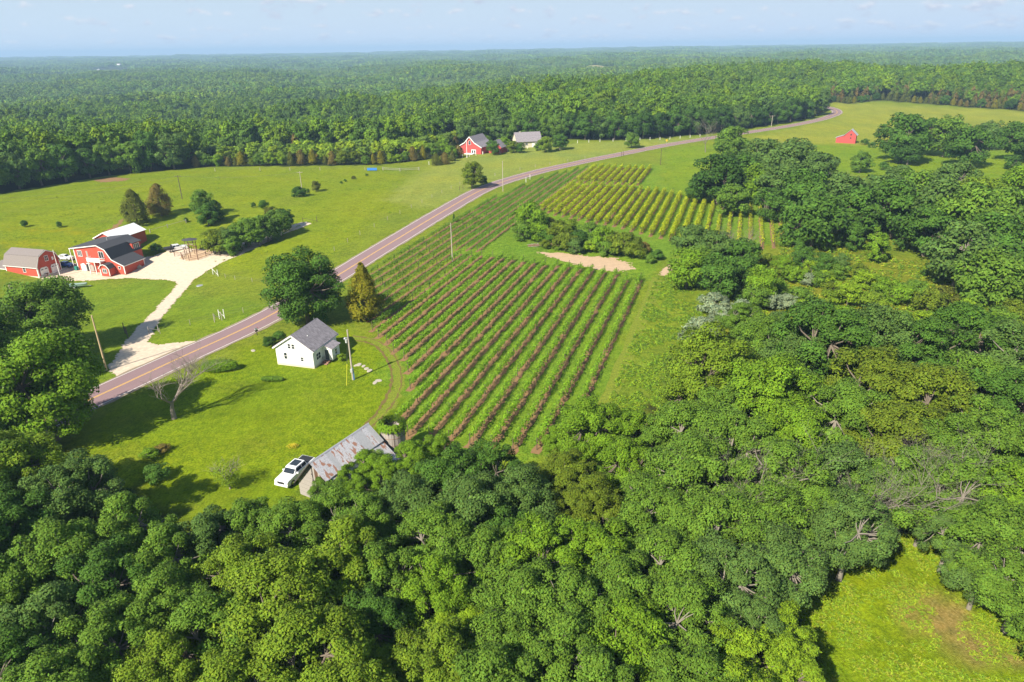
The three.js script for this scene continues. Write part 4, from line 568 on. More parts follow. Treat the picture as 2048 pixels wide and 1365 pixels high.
// white farmhouse
{
  const A = P(555.5, 729), B = P(629, 738), az = 16.7 * Math.PI / 180, p = A.clone().add(B).multiplyScalar(0.5), w = 7.25, len = 7.8, e = 3.45, rg = 5.85;
  const t = thing('farmhouse', 'small white farmhouse with weathered grey gable roof on the lawn', 'house', p, -az);
  mesh('foundation', box(w + 0.04, 0.5, len + 0.04, 0, 0.15, -len / 2), M.cream, t);
  mesh('wall', prism([[-w / 2, 0.4], [w / 2, 0.4], [w / 2, e], [0, rg], [-w / 2, e]], len), M.whitePaint, t);
  const sl = (rg - e) / (w / 2), ov = 0.35;
  mesh('roof', slab(0, rg + 0.02, w / 2 + ov, e - sl * ov + 0.02, 0.28, -len - 0.28), M.greyRoof, t); mesh('roof', slab(-w / 2 - ov, e - sl * ov + 0.02, 0, rg + 0.02, 0.28, -len - 0.28), M.greyRoof, t);
  for (const s of [-1, 1]) { const L = Math.hypot(w / 2 + ov, sl * (w / 2 + ov)); const tr = mesh('barge_board', box(L, 0.2, 0.05, 0, 0, 0), M.whiteTrim, t); tr.position.set(s * (w / 2 + ov) / 2, rg - sl * (w / 2 + ov) / 2 - 0.07, 0.29); tr.rotation.z = -s * Math.atan(sl); const b = mesh('barge_board', box(L, 0.2, 0.05, 0, 0, 0), M.whiteTrim, t); b.position.set(s * (w / 2 + ov) / 2, rg - sl * (w / 2 + ov) / 2 - 0.07, -len - 0.29); b.rotation.z = -s * Math.atan(sl); mesh('gutter', box(0.1, 0.1, len + 0.56, s * (w / 2 + ov + 0.05), e - sl * ov - 0.05, -len / 2), M.whiteTrim, t); }
  windowAt(t, 0.5, 0.85, -0.78, 3.75, 0.03, 0, 1, 2); windowAt(t, 0.5, 0.85, 0.0, 3.75, 0.03, 0, 1, 2); windowAt(t, 0.55, 1.15, -1.75, 1.85, 0.03, 0, 1, 2); windowAt(t, 0.5, 0.75, 1.45, 1.55, 0.03, 0, 1, 2);
  windowAt(t, 1.3, 1.1, w / 2 + 0.03, 1.75, -1.6, Math.PI / 2, 2, 2); windowAt(t, 0.6, 1.1, w / 2 + 0.03, 1.9, -6.9, Math.PI / 2, 1, 2);
  // porch on the right side
  const px = w / 2, pw = 1.75, pz = -3.2, pl = 2.5, ph = 2.55;
  const porch = mesh('porch', prism([[0, 0.35], [pw, 0.35], [pw, ph], [0, ph + 0.55]], pl, px, 0, pz), M.whitePaint, t);
  mesh('porch_roof', slab(px - 0.02, ph + 0.62, px + pw + 0.25, ph - 0.03, pz + 0.2, pz - pl - 0.2, 0.08), M.greyRoof, porch);
  const door = mesh('door', box(0.78, 1.85, 0.05, px + pw * 0.42, 1.35, pz + 0.02), M.glassGrey, porch); mesh('door_frame', [box(0.1, 1.95, 0.07, px + pw * 0.42 - 0.45, 1.38, pz + 0.02), box(0.1, 1.95, 0.07, px + pw * 0.42 + 0.45, 1.38, pz + 0.02), box(1.0, 0.1, 0.07, px + pw * 0.42, 2.36, pz + 0.02)], M.whiteTrim, porch);
  windowAt(t, 0.6, 1.0, px + pw + 0.03, 1.6, pz - pl / 2, Math.PI / 2, 1, 2);
  mesh('step', box(1.1, 0.32, 0.9, px + pw * 0.45, 0.16, pz + 0.48), M.brick, t); mesh('step', box(1.1, 0.16, 0.45, px + pw * 0.45, 0.08, pz + 1.15), M.brick, t);
  mesh('gas_meter', [box(0.3, 0.5, 0.25, w / 2 + 0.35, 0.9, -2.6), cyl(0.03, 0.03, 0.8, w / 2 + 0.35, 0, -2.6)], M.steel, t);
  mesh('vent_pipe', cyl(0.05, 0.05, 0.55, 0.0, rg - 0.1, -len + 0.6), M.steel, t); mesh('roof_vent', [box(0.22, 0.2, 0.22, 1.5, rg - 0.9, -2.3)], M.whiteTrim, t);
}
// rusty tin barn
{
  const az = 30 * Math.PI / 180, p = P(598, 991), t = thing('tin_barn', 'old barn with rusty tin roof and silvered board gable, half hidden by saplings', 'barn', p, -az);
  const len = 10.0, e = 2.2, rg = 5.75, x1 = 2.95, xb = 5.15, yb = 3.95, xe = 7.5, ye = 1.95; // left eave at x=0
  mesh('wall', prism([[0.05, 0], [xe - 0.3, 0], [xe - 0.3, ye - 0.05], [xb, yb - 0.15], [x1, rg - 0.2], [0.05, e - 0.1]], len - 0.3, 0, 0, -0.28), M.darkWood, t);
  // weatherboards on the gable: one board at a time
  const top = (x) => x < x1 ? lerp(e, rg, x / x1) : x < xb ? lerp(rg, yb, (x - x1) / (xb - x1)) : lerp(yb, ye, (x - xb) / (xe - xb));
  for (let k = 0, y = 0.02; y < rg - 0.3; k++, y += 0.2) { const lo = y + 0.19 < e ? 0 : x1 * (y + 0.21 - e) / (rg - e), hi = 2.55 - (k % 5 === 3 ? 0.12 : 0); if (hi - lo < 0.15) break; const b = mesh('board', box(hi - lo, 0.19, 0.03, (lo + hi) / 2, y + 0.095, -0.255 + 0.012 * (k % 3), 0.06), M.greyBoards, t); }
  for (let k = 0; k < 9; k++) { const x = 2.72 + k * 0.28, h = Math.min(top(x), top(x + 0.26)) - 0.2 - (k % 4 === 1 ? 0.5 : 0); mesh('upright_board', box(0.255, h, 0.03, x + 0.13, h / 2, -0.25 + 0.01 * (k % 2)), k % 3 ? M.brownBoards : M.greyBoards, t); }
  // roof sheets, each its own piece
  const rnd = mulberry(8), sheets = (xa, ya, xc, yc, n, name) => { for (let k = 0; k < n; k++) { const z0 = 0.25 - k * (len + 0.4) / n, d = (len + 0.4) / n, g = slab(xa, ya + rnd() * 0.03, xc + rnd() * 0.14 * Math.sign(xc - xa), yc + (rnd() - 0.5) * 0.05, z0 + 0.03, z0 - d, 0.035), u = g.attributes.uv, du = rnd() * 6, dv = rnd() * 6; for (let i = 0; i < u.count; i++) u.setXY(i, u.getX(i) + du, u.getY(i) + dv); mesh('roof_sheet', g, rnd() < 0.72 ? M.tin : M.tinGrey, t); } };
  sheets(x1, rg, xb + 0.1, yb - 0.08, 13); sheets(xb, yb - 0.22, xe + 0.2, ye - 0.2, 12);
  for (let k = 0; k < 12; k++) { const z0 = 0.25 - k * (len + 0.4) / 12, d = (len + 0.4) / 12; mesh('roof_sheet', slab(-0.25, e - 0.3, x1, rg, z0 + 0.03, z0 - d, 0.035), M.tin, t); }
  mesh('ridge_cap', [box(0.20, 0.03, len + 0.5, x1 + 0.08, rg + 0.02, -len / 2 + 0.05, 0, 0, -0.68), box(0.20, 0.03, len + 0.5, x1 - 0.06, rg + 0.0, -len / 2 + 0.05, 0, 0, 0.85)], M.tinGrey, t);
  mesh('barge_board', [box(Math.hypot(x1 + .25, rg - e + .3), 0.14, 0.04, (x1 - .25) / 2, (rg + e - .3) / 2 - 0.06, 0.26, 0, 0, Math.atan2(rg - e + .3, x1 + .25))], M.darkWood, t);
}
// concrete stave silo with a creeper
{
  const p = P(789, 915), h = 4.9, r = 1.55, t = thing('silo', 'squat grey concrete silo crowned with green creeper beside the rusty barn', 'silo', p);
  const n = 26; for (let k = 0; k < n; k++) { const a = k / n * 6.2832; mesh('stave', box(0.36, h * (0.94 + 0.06 * ((k * 7) % 3) / 2), 0.12, Math.sin(a) * r, h / 2, Math.cos(a) * r, 0, a), k % 4 ? M.concrete : M.greyBoards, t); }
  for (const y of [0.7, 1.7, 2.7, 3.7]) { const g = new THREE.TorusGeometry(r + 0.08, 0.025, 5, 36); g.rotateX(Math.PI / 2); g.translate(0, y, 0); mesh('hoop', g, M.rustMetal, t); }
  mesh('lining', new THREE.CylinderGeometry(r - 0.06, r - 0.06, h * 0.8, 24).translate(0, h * 0.4, 0), M.darkWood, t);
  const rnd = mulberry(3), L = new Leaves(); for (let i = 0; i < 2600; i++) { const a = rnd() * 6.283, q = r * (0.72 + 0.5 * rnd()), y = h + 0.1 + (rnd() - 0.35) * 0.75 - (rnd() < 0.3 ? rnd() * 1.3 * (0.5 + 0.5 * Math.sin(a * 2 + 1)) : 0), ln = 0.24 * (0.7 + rnd() * 0.6); L.spray(rnd, Math.cos(a) * q, y, Math.sin(a) * q, Math.cos(a), 0.5, Math.sin(a), ln, ln * 0.8, leafTone(rnd, 1, 0.2)); }
  const cr = thing('creeper', 'mat of bright green creeper over the silo rim', 'creeper', p.clone()); mesh('foliage', L.geo(), LEAF.bright, cr); const st = []; for (let i = 0; i < 5; i++) { const a = i * 1.3; st.push(bar(V(Math.cos(a) * (r + 0.12), -0.1, Math.sin(a) * (r + 0.12)), V(Math.cos(a) * (r + 0.12), h, Math.sin(a) * (r + 0.12)), 0.035, 0.02, 4)); } mesh('stems', merge(st), M.barkDark, cr);
}
// red two-door garage with gambrel roof; front (doors) faces right, long wall faces the camera
const yardP = (u, v) => P(u, v);
{
  const p = P(79, 557), az = 16 * Math.PI / 180, t = thing('red_garage', 'red gambrel roofed garage with two white doors and taupe shingles', 'garage', p, Math.PI / 2 - az);
  // local frame: +z out of the door gable, x across the gable (right of the doors = negative world depth)
  const w = 7.2, len = 11.2, e = 3.5, k1 = 2.55, ky = 5.75, rg = 6.95, s = [[-w / 2, 0], [w / 2, 0], [w / 2, e], [k1, ky], [0, rg], [-k1, ky], [-w / 2, e]];
  const q = new THREE.Group(); q.name = 'frame'; // shift so that the group origin is the near front corner
  const X = w / 2; // corner at local x = 0 is the camera-side edge
  const sh = (a) => a.map(([x, y]) => [x + X, y]);
  mesh('foundation', box(w + 0.06, 2.6, len + 0.06, X, -0.85, -len / 2), M.cream, t);
  mesh('wall', prism(sh(s).map(([x, y]) => [x, y < 0.1 ? 0.45 : y]), len), M.redWall, t);
  const rs = [[-w / 2 - 0.3, e - 0.55, -k1, ky + 0.02], [-k1, ky + 0.02, 0, rg + 0.02], [0, rg + 0.02, k1, ky + 0.02], [k1, ky + 0.02, w / 2 + 0.3, e - 0.55]];
  for (const [a, b, c, d] of rs) mesh('roof', slab(a + X, b, c + X, d, 0.3, -len - 0.3), M.taupeRoof, t);
  for (const [a, b, c, d] of rs) mesh('barge_board', box(Math.hypot(c - a, d - b), 0.2, 0.06, (a + c) / 2 + X, (b + d) / 2 - 0.07, 0.33, 0, 0, Math.atan2(d - b, c - a)), M.whiteTrim, t);
  mesh('corner_board', box(0.22, e - 0.3, 0.08, 0.1, e / 2 + 0.1, 0.03), M.whiteTrim, t); mesh('corner_board', box(0.22, e - 0.3, 0.08, w - 0.1, e / 2 + 0.1, 0.03), M.whiteTrim, t); mesh('corner_board', box(0.08, e - 0.3, 0.22, -0.03, e / 2 + 0.1, -0.1), M.whiteTrim, t); mesh('corner_board', box(0.08, e - 0.3, 0.22, -0.03, e / 2 + 0.1, -len + 0.1), M.whiteTrim, t);
  mesh('fascia', box(0.08, 0.2, len + 0.6, -0.34, e - 0.6, -len / 2), M.whiteTrim, t);
  for (const x of [1.9, 5.3]) {
    const d = mesh('garage_door', prism([[-1.25, 0.05], [1.25, 0.05], [1.25, 2.1], [0.85, 2.55], [-0.85, 2.55], [-1.25, 2.1]], 0.08, x, 0.05, 0.1), M.whitePaint, t);
    for (let j = 0; j < 3; j++) mesh('door_panel', box(2.3, 0.5, 0.03, x, 0.38 + j * 0.6, 0.115), M.whiteTrim, d);
    for (const s2 of [-0.62, 0.62]) mesh('door_light', box(0.7, 0.2, 0.03, x + s2, 2.05, 0.115), M.glass, d);
  }
  windowAt(t, 0.95, 1.35, X - 0.1, 4.7, 0.04, 0, 2, 2); windowAt(t, 0.85, 1.3, -0.04, 2.1, -4.6, -Math.PI / 2, 1, 2);
  mesh('notice', box(0.55, 0.9, 0.04, X + 1.7, 4.2, 0.04), M.whiteTrim, t);
  // lean-to running off to the left edge
  mesh('lean_to_wall', box(3.2, 3.0, 5.5, 1.9, 0.3, -len - 2.7), M.redWall, t); mesh('lean_to_roof', slab(0.1, 1.75, 3.8, 2.9, -len - 0.02, -len - 5.7), M.taupeRoof, t); mesh('lean_to_fascia', box(0.07, 0.2, 5.6, 0.07, 1.72, -len - 2.75), M.whiteTrim, t);
}
// the big red barn with dark shingles; front gable faces the camera
{
  const A = P(157, 540), B = P(269, 538), az = 20 * Math.PI / 180, p = A.clone(); const dirx = Math.cos(az), dirz = Math.sin(az), S = 1.16;
  const t = thing('red_barn', 'large red barn with dark shingle roof, balcony and low side wing', 'barn', p, -az * 0.7);
  // outline of the front, x from the left corner, measured off the photograph
  const xe = 0, ye = 6.35, xr = 8.3, yr = 7.6, xk = 10.75, yk = 6.45, xl = 12.2, yl = 3.75, xw = 15.7, yw = 2.2, len = 11.5, wing = 7.6;
  mesh('wall', prism([[0, -0.4], [xl, -0.4], [xl, yl], [xk, yk], [xr, yr], [xe, ye]], len), M.redWall, t);
  mesh('wing_wall', prism([[xl - 0.02, -0.4], [xw, -0.4], [xw, yw], [xl - 0.02, yl]], wing, 0, 0, -0.02), M.redWall, t);
  mesh('roof', slab(-1.15, ye - 0.05, xr, yr + 0.03, 0.35, -len - 0.3), M.darkRoof, t); mesh('roof', slab(xr, yr + 0.03, xk, yk + 0.03, 0.35, -len - 0.3), M.darkRoof, t); mesh('roof', slab(xk, yk + 0.03, xl + 0.1, yl + 0.0, 0.35, -len - 0.3), M.darkRoof, t);
  mesh('wing_roof', slab(xl - 0.1, yl + 0.07, xw + 0.35, yw - 0.08, 0.3, -wing - 0.3), M.darkRoof, t);
  for (const [a, b, c, d] of [[-1.15, ye - 0.1, xr, yr], [xr, yr, xk, yk], [xk, yk, xl + 0.1, yl], [xl + 0.1, yl, xw + 0.35, yw - 0.12]]) mesh('barge_board', box(Math.hypot(c - a, d - b), 0.24, 0.06, (a + c) / 2, (b + d) / 2 - 0.06, 0.38, 0, 0, Math.atan2(d - b, c - a)), M.whiteTrim, t);
  for (const x of [0.1, xw - 0.1]) mesh('corner_board', box(0.24, x < 1 ? ye : yw, 0.09, x, (x < 1 ? ye : yw) / 2 - 0.2, 0.03), M.whiteTrim, t);
  mesh('corner_board', box(0.09, yw, 0.22, xw + 0.02, yw / 2 - 0.3, -wing + 0.1), M.whiteTrim, t); mesh('wing_fascia', box(0.08, 0.2, wing + 0.6, xw + 0.38, yw - 0.12, -wing / 2), M.whiteTrim, t);
  windowAt(t, 1.35, 1.5, 1.9, 4.9, 0.04, 0, 3, 1, M.whiteTrim, M.glassGrey); windowAt(t, 1.5, 1.9, 9.0, 4.75, 0.04, 0, 2, 1); windowAt(t, 0.6, 0.6, 14.1, 1.45, 0.04, 0, 1, 1);
  windowAt(t, 2.0, 1.5, xl - 0.1, 4.9, -len + 1.6, Math.PI / 2, 3, 1, M.whiteTrim, M.glassGrey); mesh('dormer_wall', box(1.6, 2.6, 3.0, xl - 0.95, 4.6, -len + 1.6), M.redWall, t); mesh('dormer_roof', slab(xk - 0.8, yk + 0.35, xl + 0.3, yk - 0.4, -len + 3.4, -len - 0.3), M.darkRoof, t);
  // arched cart door with a white leaf folded open
  mesh('cart_doorway', prism([[-0.9, 0], [0.9, 0], [0.9, 1.6], [0.55, 2.1], [-0.55, 2.1], [-0.9, 1.6]], 0.05, 3.9, -0.1, 0.055), M.black, t);
  mesh('doorway_trim', [box(0.14, 1.7, 0.08, 2.95, 0.75, 0.07), box(0.14, 1.7, 0.08, 4.85, 0.75, 0.07), box(1.3, 0.14, 0.08, 3.9, 2.08, 0.07)], M.whiteTrim, t);
  const leaf = mesh('barn_door', prism([[-0.75, 0], [0.75, 0], [0.75, 1.9], [0.2, 2.2], [-0.75, 1.9]], 0.07, 2.1, -0.05, 0.2), M.whiteTrim, t); const leaf2 = mesh('barn_door', prism([[-0.6, 0], [0.6, 0], [0.6, 1.6], [0.1, 1.9], [-0.6, 1.9]], 0.07, 5.0, -0.05, 0.2), M.greyBoards, t); 
  // balcony with white boarded railing on posts
  const bal = mesh('balcony', box(4.4, 0.18, 1.7, 7.6, 3.2, 0.86), M.whiteTrim, t);
  for (let k = 0; k < 13; k++) mesh('railing_board', box(0.31, 1.0, 0.05, 5.55 + k * 0.34, 3.75, 1.7), M.whiteTrim, bal); mesh('handrail', [box(4.5, 0.1, 0.12, 7.6, 4.3, 1.7), box(0.1, 0.1, 1.7, 5.4, 4.3, 0.86), box(0.1, 0.1, 1.7, 9.8, 4.3, 0.86)], M.whiteTrim, bal);
  for (const [x, z] of [[5.6, 1.55], [7.6, 1.55], [9.55, 1.55]]) mesh('balcony_post', box(0.18, 3.5, 0.18, x, 1.4, z), M.whiteTrim, bal);
  mesh('door', box(0.95, 2.0, 0.05, 8.5, 0.95, 0.04), M.whiteTrim, t); windowAt(t, 0.8, 0.7, 8.55, 1.5, 0.09, 0, 1, 1, M.whiteTrim, M.glassGrey);
  // small gabled entry
  const ex = 11.1, ez = 2.2; const ent = mesh('entry', prism([[-1.5, -0.4], [1.5, -0.4], [1.5, 1.75], [0.9, 2.55], [0, 2.85], [-0.9, 2.55], [-1.5, 1.75]], ez, ex, 0, ez), M.redWall, t);
  for (const [a, b, c, d] of [[-1.7, 1.65, -0.95, 2.6], [-0.95, 2.6, 0, 2.92], [0, 2.92, 0.95, 2.6], [0.95, 2.6, 1.7, 1.65]]) { mesh('entry_roof', slab(ex + a, b, ex + c, d, ez + 0.25, -0.01, 0.09), M.darkRoof, ent); mesh('entry_trim', box(Math.hypot(c - a, d - b), 0.17, 0.05, ex + (a + c) / 2, (b + d) / 2 - 0.05, ez + 0.28, 0, 0, Math.atan2(d - b, c - a)), M.whiteTrim, ent); }
  mesh('entry_trim', [box(0.18, 2.0, 0.06, ex - 1.42, 0.7, ez + 0.03), box(0.18, 2.0, 0.06, ex + 1.42, 0.7, ez + 0.03)], M.whiteTrim, ent); windowAt(t, 1.2, 1.05, ex, 1.0, ez + 0.04, 0, 2, 1, M.whiteTrim, M.glassGrey);
  mesh('flue', cyl(0.12, 0.12, 1.3, xr - 1.2, yr - 0.3, -len * 0.45), M.steel, t);
  // outside stair under the roof overhang on the left
  const stair = mesh('stair_frame', [box(0.16, 6.2, 0.16, -1.1, 2.9, 0.2), box(0.16, 6.2, 0.16, -1.1, 2.9, -3.2), box(0.12, 0.12, 3.4, -1.1, 3.2, -1.5)], M.whiteTrim, t);
  for (let k = 0; k < 12; k++) mesh('tread', box(0.95, 0.06, 0.28, -0.58, 0.25 + k * 0.42, 0.1 - k * 0.26), M.brownBoards, stair);
  mesh('stringer', [box(0.06, 6.1, 0.24, -1.03, 2.55, -1.35, -0.555), box(0.06, 6.1, 0.24, -0.13, 2.55, -1.35, -0.555)], M.brownBoards, stair);
  mesh('siding_patch', box(0.55, 1.7, 0.03, 4.3, 4.9, 0.02), M.greyBoards, t);
  // white roofed shed behind
  const s2 = thing('white_roof_shed', 'long red shed with bright white metal roof behind the red barn', 'shed', p.clone().add(V(0, 0, 0)), -az * 0.7);
  const bx = -4.4, bz = -len - 0.6, bw = 7.6, bl = 12, be = 5.9, br = 7.7;
  mesh('wall', prism([[-bw / 2, -0.4], [bw / 2, -0.4], [bw / 2, be], [0, br], [-bw / 2, be]], bl, bx + bw / 2, 0, bz), M.redWall, s2);
  mesh('roof', slab(bx + bw / 2, br + 0.02, bx + bw + 0.35, be - 0.14, bz + 0.35, bz - bl - 0.3, 0.08), M.whiteRoof, s2); mesh('roof', slab(bx - 0.35, be - 0.14, bx + bw / 2, br + 0.02, bz + 0.35, bz - bl - 0.3, 0.08), M.whiteRoof, s2);
  mesh('barge_board', box(4.4, 0.2, 0.06, bx + bw * 0.25, (be + br) / 2 - 0.08, bz + 0.38, 0, 0, 0.443), M.whiteTrim, s2); mesh('barge_board', box(4.4, 0.2, 0.06, bx + bw * 0.75, (be + br) / 2 - 0.08, bz + 0.38, 0, 0, -0.443), M.whiteTrim, s2); mesh('corner_board', box(0.2, be, 0.1, bx + 0.1, be / 2, bz + 0.03), M.whiteTrim, s2);
}
// distant houses
{
  const p = P(940, 308), t = thing('red_house', 'distant red house with grey flared gable roof at the forest edge', 'house', p, -0.42), w = 13, len = 15, e = 3.6, rg = 8.6;
  mesh('wall', prism([[-w / 2, -0.5], [w / 2, -0.5], [w / 2, e], [w * 0.22, 5.6], [0, rg], [-w * 0.22, 5.6], [-w / 2, e]], len), M.redFar, t);
  for (const [a, b, c, d] of [[-w / 2 - 0.5, e - 0.2, -w * 0.22, 5.65], [-w * 0.22, 5.65, 0, rg + 0.05], [0, rg + 0.05, w * 0.22, 5.65], [w * 0.22, 5.65, w / 2 + 0.5, e - 0.2]]) { mesh('roof', slab(a, b, c, d, 0.4, -len - 0.4), M.greyRoof, t); mesh('barge_board', box(Math.hypot(c - a, d - b), 0.35, 0.1, (a + c) / 2, (b + d) / 2 - 0.1, 0.46, 0, 0, Math.atan2(d - b, c - a)), M.whiteTrim, t); }
  windowAt(t, 1.2, 1.8, 0, 5.6, 0.06, 0, 1, 2); const door = mesh('patio_door', box(2.6, 2.3, 0.1, 2.2, 1.1, 0.05), M.whiteTrim, t); mesh('pane', box(0.8, 1.7, 0.05, 1.6, 1.1, 0.11), M.glass, door); mesh('pane', box(0.8, 1.7, 0.05, 2.8, 1.1, 0.11), M.glass, door);
  mesh('deck', [box(5, 0.25, 3, 0.5, 0.3, 1.6)], M.whiteTrim, t); mesh('side_wing_wall', prism([[w / 2 + 1.5, -0.5], [w / 2 + 8.5, -0.5], [w / 2 + 8.5, 3.2], [w / 2 + 5, 6.4], [w / 2 + 1.5, 3.2]], 8, 0, 0, -6), M.redFar, t); mesh('side_wing_roof', slab(w / 2 + 5, 6.45, w / 2 + 9, 2.9, -5.7, -14.2), M.greyRoof, t); mesh('side_wing_roof', slab(w / 2 + 1, 2.9, w / 2 + 5, 6.45, -5.7, -14.2), M.greyRoof, t); windowAt(t, 0.9, 1.6, w / 2 + 5, 2.2, -5.95, 0, 1, 2);
  const q = P(1054, 293), g = thing('grey_roof_house', 'distant pale house with grey roof among the trees beyond the mown field', 'house', q, 0.25), gw = 14, gl = 9, ge = 3.4, gr = 7.6;
  const wallG = prism([[-gl / 2, -0.5], [gl / 2, -0.5], [gl / 2, ge], [0, gr], [-gl / 2, ge]], gw); wallG.rotateY(Math.PI / 2); wallG.translate(gw / 2, 0, 0); mesh('wall', wallG, M.cream, g);
  for (const s of [1, -1]) { const r = slab(0, gr + 0.05, gl / 2 + 0.6, ge - 0.4, 0.4, -gw - 0.4); if (s < 0) r.rotateY(Math.PI).translate(0, 0, -gw); r.rotateY(-Math.PI / 2); r.translate(-gw / 2, 0, 0); mesh('roof', r, M.greyRoof, g); }
  const gd = mesh('garage_door', box(3.2, 2.3, 0.1, 3.2, 1.1, gl / 2 + 0.06), M.whiteTrim, g); mesh('chimney', box(0.8, 1.4, 0.8, -4, gr - 0.2, 0), M.stone, g); windowAt(g, 1.2, 1.2, -1.5, 1.8, gl / 2 + 0.06, 0, 2, 1);
  const c = P(1699, 287), h = thing('red_shed', 'tiny red shed with pale tin roof alone in the far right pasture', 'shed', c, -0.55), sw = 5.6, sl2 = 5, se = 4.6, sr = 7.2;
  mesh('wall', prism([[-sw / 2, -0.4], [sw / 2, -0.4], [sw / 2, se], [0, sr], [-sw / 2, se]], sl2), M.redFar, h); mesh('roof', slab(0, sr + 0.02, sw / 2 + 0.5, se - 0.45, 0.4, -sl2 - 0.4), M.tinGrey, h); mesh('roof', slab(-sw / 2 - 0.5, se - 0.45, 0, sr + 0.02, 0.4, -sl2 - 0.4), M.tinGrey, h);
  mesh('hatch', box(0.7, 0.9, 0.05, 0.2, 4.6, 0.04), M.black, h); mesh('hatch', box(0.7, 0.7, 0.05, 0.2, 2.8, 0.04), M.black, h); mesh('lean_to', prism([[-sw / 2 - 4.2, -0.4], [-sw / 2, -0.4], [-sw / 2, 4.1], [-sw / 2 - 4.2, 2.6]], 4, 0, 0, -0.4), M.redFar, h); mesh('lean_to_roof', slab(-sw / 2 - 4.6, 2.55, -sw / 2, 4.2, -0.1, -4.7), M.tinGrey, h);
}
// ------------------------------------------------------------------ utility poles and wires
const poleTops = [];
function pole(label, u, v, topV, mat, r, o = {}) {
  const p = P(u, v), h = heightTo(p, topV), t = thing('utility_pole', label, 'pole', p, o.turn ?? 0, 'utility poles');
  mesh('post', cyl(r, r * 0.7, h + 0.2, 0, -0.2, 0, 10), mat, t);
  if (o.arm) { mesh('crossarm', box(o.arm, 0.12, 0.1, 0, h - 0.35, 0.12), mat, t); for (const s of [-0.45, 0.45]) mesh('insulator', cyl(0.05, 0.04, 0.18, s * o.arm, h - 0.29, 0.12, 6), M.stone, t); }
  if (o.can) { mesh('transformer', [cyl(0.2, 0.2, 0.62, -0.34, h - 2.2, 0.1, 12), cyl(0.05, 0.04, 0.2, -0.34, h - 1.58, 0.1, 6)], M.metal, t); mesh('yard_light', [box(0.5, 0.06, 0.06, -0.3, h - 1.3, 0.15), cyl(0.17, 0.08, 0.22, -0.55, h - 1.52, 0.15, 10)], M.metal, t); mesh('meter_box', box(0.34, 0.6, 0.22, -0.05, 1.75, 0.22), M.metal, t); mesh('conduit', [cyl(0.04, 0.04, 2.2, 0.18, 0, 0.1, 6), cyl(0.03, 0.03, 1.8, 0.27, 0, 0.05, 6)], M.blue, t); }
  poleTops.push(V(p.x, p.y + h - 0.2, p.z)); return t;
}
pole('grey utility pole with transformer beside the white house', 706, 760, 660, M.poleWood, 0.17, { can: true });
pole('yellowish bare utility pole on the verge by the gravel entrance', 213, 742, 631, M.poleYellow, 0.16);
pole('slim grey utility pole standing among the vine rows', 905, 524, 446, M.poleWood, 0.15);
pole('slim grey utility pole on the verge inside the road curve', 1006, 383, 322, M.poleWood, 0.15);
pole('dark utility pole with crossarm on the hillside field', 364, 398, 351, M.darkPole, 0.16, { arm: 2.4 });
pole('grey utility pole with crossarm rising from a hillside bush', 604, 382, 343, M.poleWood, 0.15, { arm: 2.2 });
pole('white pole in front of the red garage doors', 120, 553, 500, M.whiteTrim, 0.10);
pole('white light pole before the distant red house', 934, 316, 282, M.whiteTrim, 0.16);
pole('thin dark pole at the corner of the top vineyard block', 1321, 330, 298, M.darkPole, 0.13);
pole('grey utility pole at the forest edge by the far road', 1543, 253, 231, M.poleWood, 0.2, { arm: 3 });
pole('far utility pole with crossarm above the road bend', 1669, 203, 179, M.darkPole, 0.2, { arm: 4 });
function wire(label, a, b, sag) { const pts = []; for (let i = 0; i <= 24; i++) { const t = i / 24; pts.push(V(lerp(a.x, b.x, t), lerp(a.y, b.y, t) - sag * 4 * t * (1 - t), lerp(a.z, b.z, t))); } tag(mesh('overhead_wire', new THREE.TubeGeometry(new THREE.CatmullRomCurve3(pts), 24, 0.022, 4), M.wire, scene), label, 'wire', 'overhead wires'); }
wire('overhead wire from the dark hillside pole to the pole in the bush', poleTops[4], poleTops[5], 1.2);
{ const w0 = P(-200, 420, 6); wire('upper overhead wire sweeping off left from the dark hillside pole', poleTops[4], V(w0.x, w0.y + 8.5, w0.z), 2.2); wire('lower overhead wire sweeping off left from the dark hillside pole', poleTops[4].clone().add(V(0, -1.2, 0)), V(w0.x, w0.y + 7.2, w0.z), 2.2); }
{ const top = poleTops[0].clone(), foot = P(693, 772), t = thing('guy_wire', 'thin guy wire with yellow guard beside the grey house pole', 'guy wire', foot); mesh('cable', bar(V(0, 0, 0), top.clone().sub(foot).multiplyScalar(0.92), 0.015, 0.015, 4), M.wire, t); mesh('guard', bar(V(0, 0.02, 0), top.clone().sub(foot).multiplyScalar(0.40), 0.03, 0.03, 6), M.guyGuard, t); }
// ------------------------------------------------------------------ vehicles; local frame: nose towards +z
function wheel(parent, r, w, x, y, z, rimMat = M.chrome) { const tg = new THREE.CylinderGeometry(r, r, w, 18); tg.rotateZ(Math.PI / 2); const t = mesh('wheel', tg, M.tyre, parent); t.position.set(x, y, z); const rg = new THREE.CylinderGeometry(r * 0.6, r * 0.6, w + 0.02, 12); rg.rotateZ(Math.PI / 2); mesh('rim', rg, rimMat, t); return t; }
const frustum = (w0, l0, w1, l1, h, y, z0, z1) => { // lower and upper rectangle, centred in x; z0,z1 middles
  const g = new THREE.BoxGeometry(1, 1, 1), a = g.attributes.position; for (let i = 0; i < a.count; i++) { const up = a.getY(i) > 0; a.setXYZ(i, a.getX(i) * (up ? w1 : w0), y + (up ? h : 0), (up ? z1 : z0) + a.getZ(i) * (up ? l1 : l0)); } g.computeVertexNormals(); return g; };
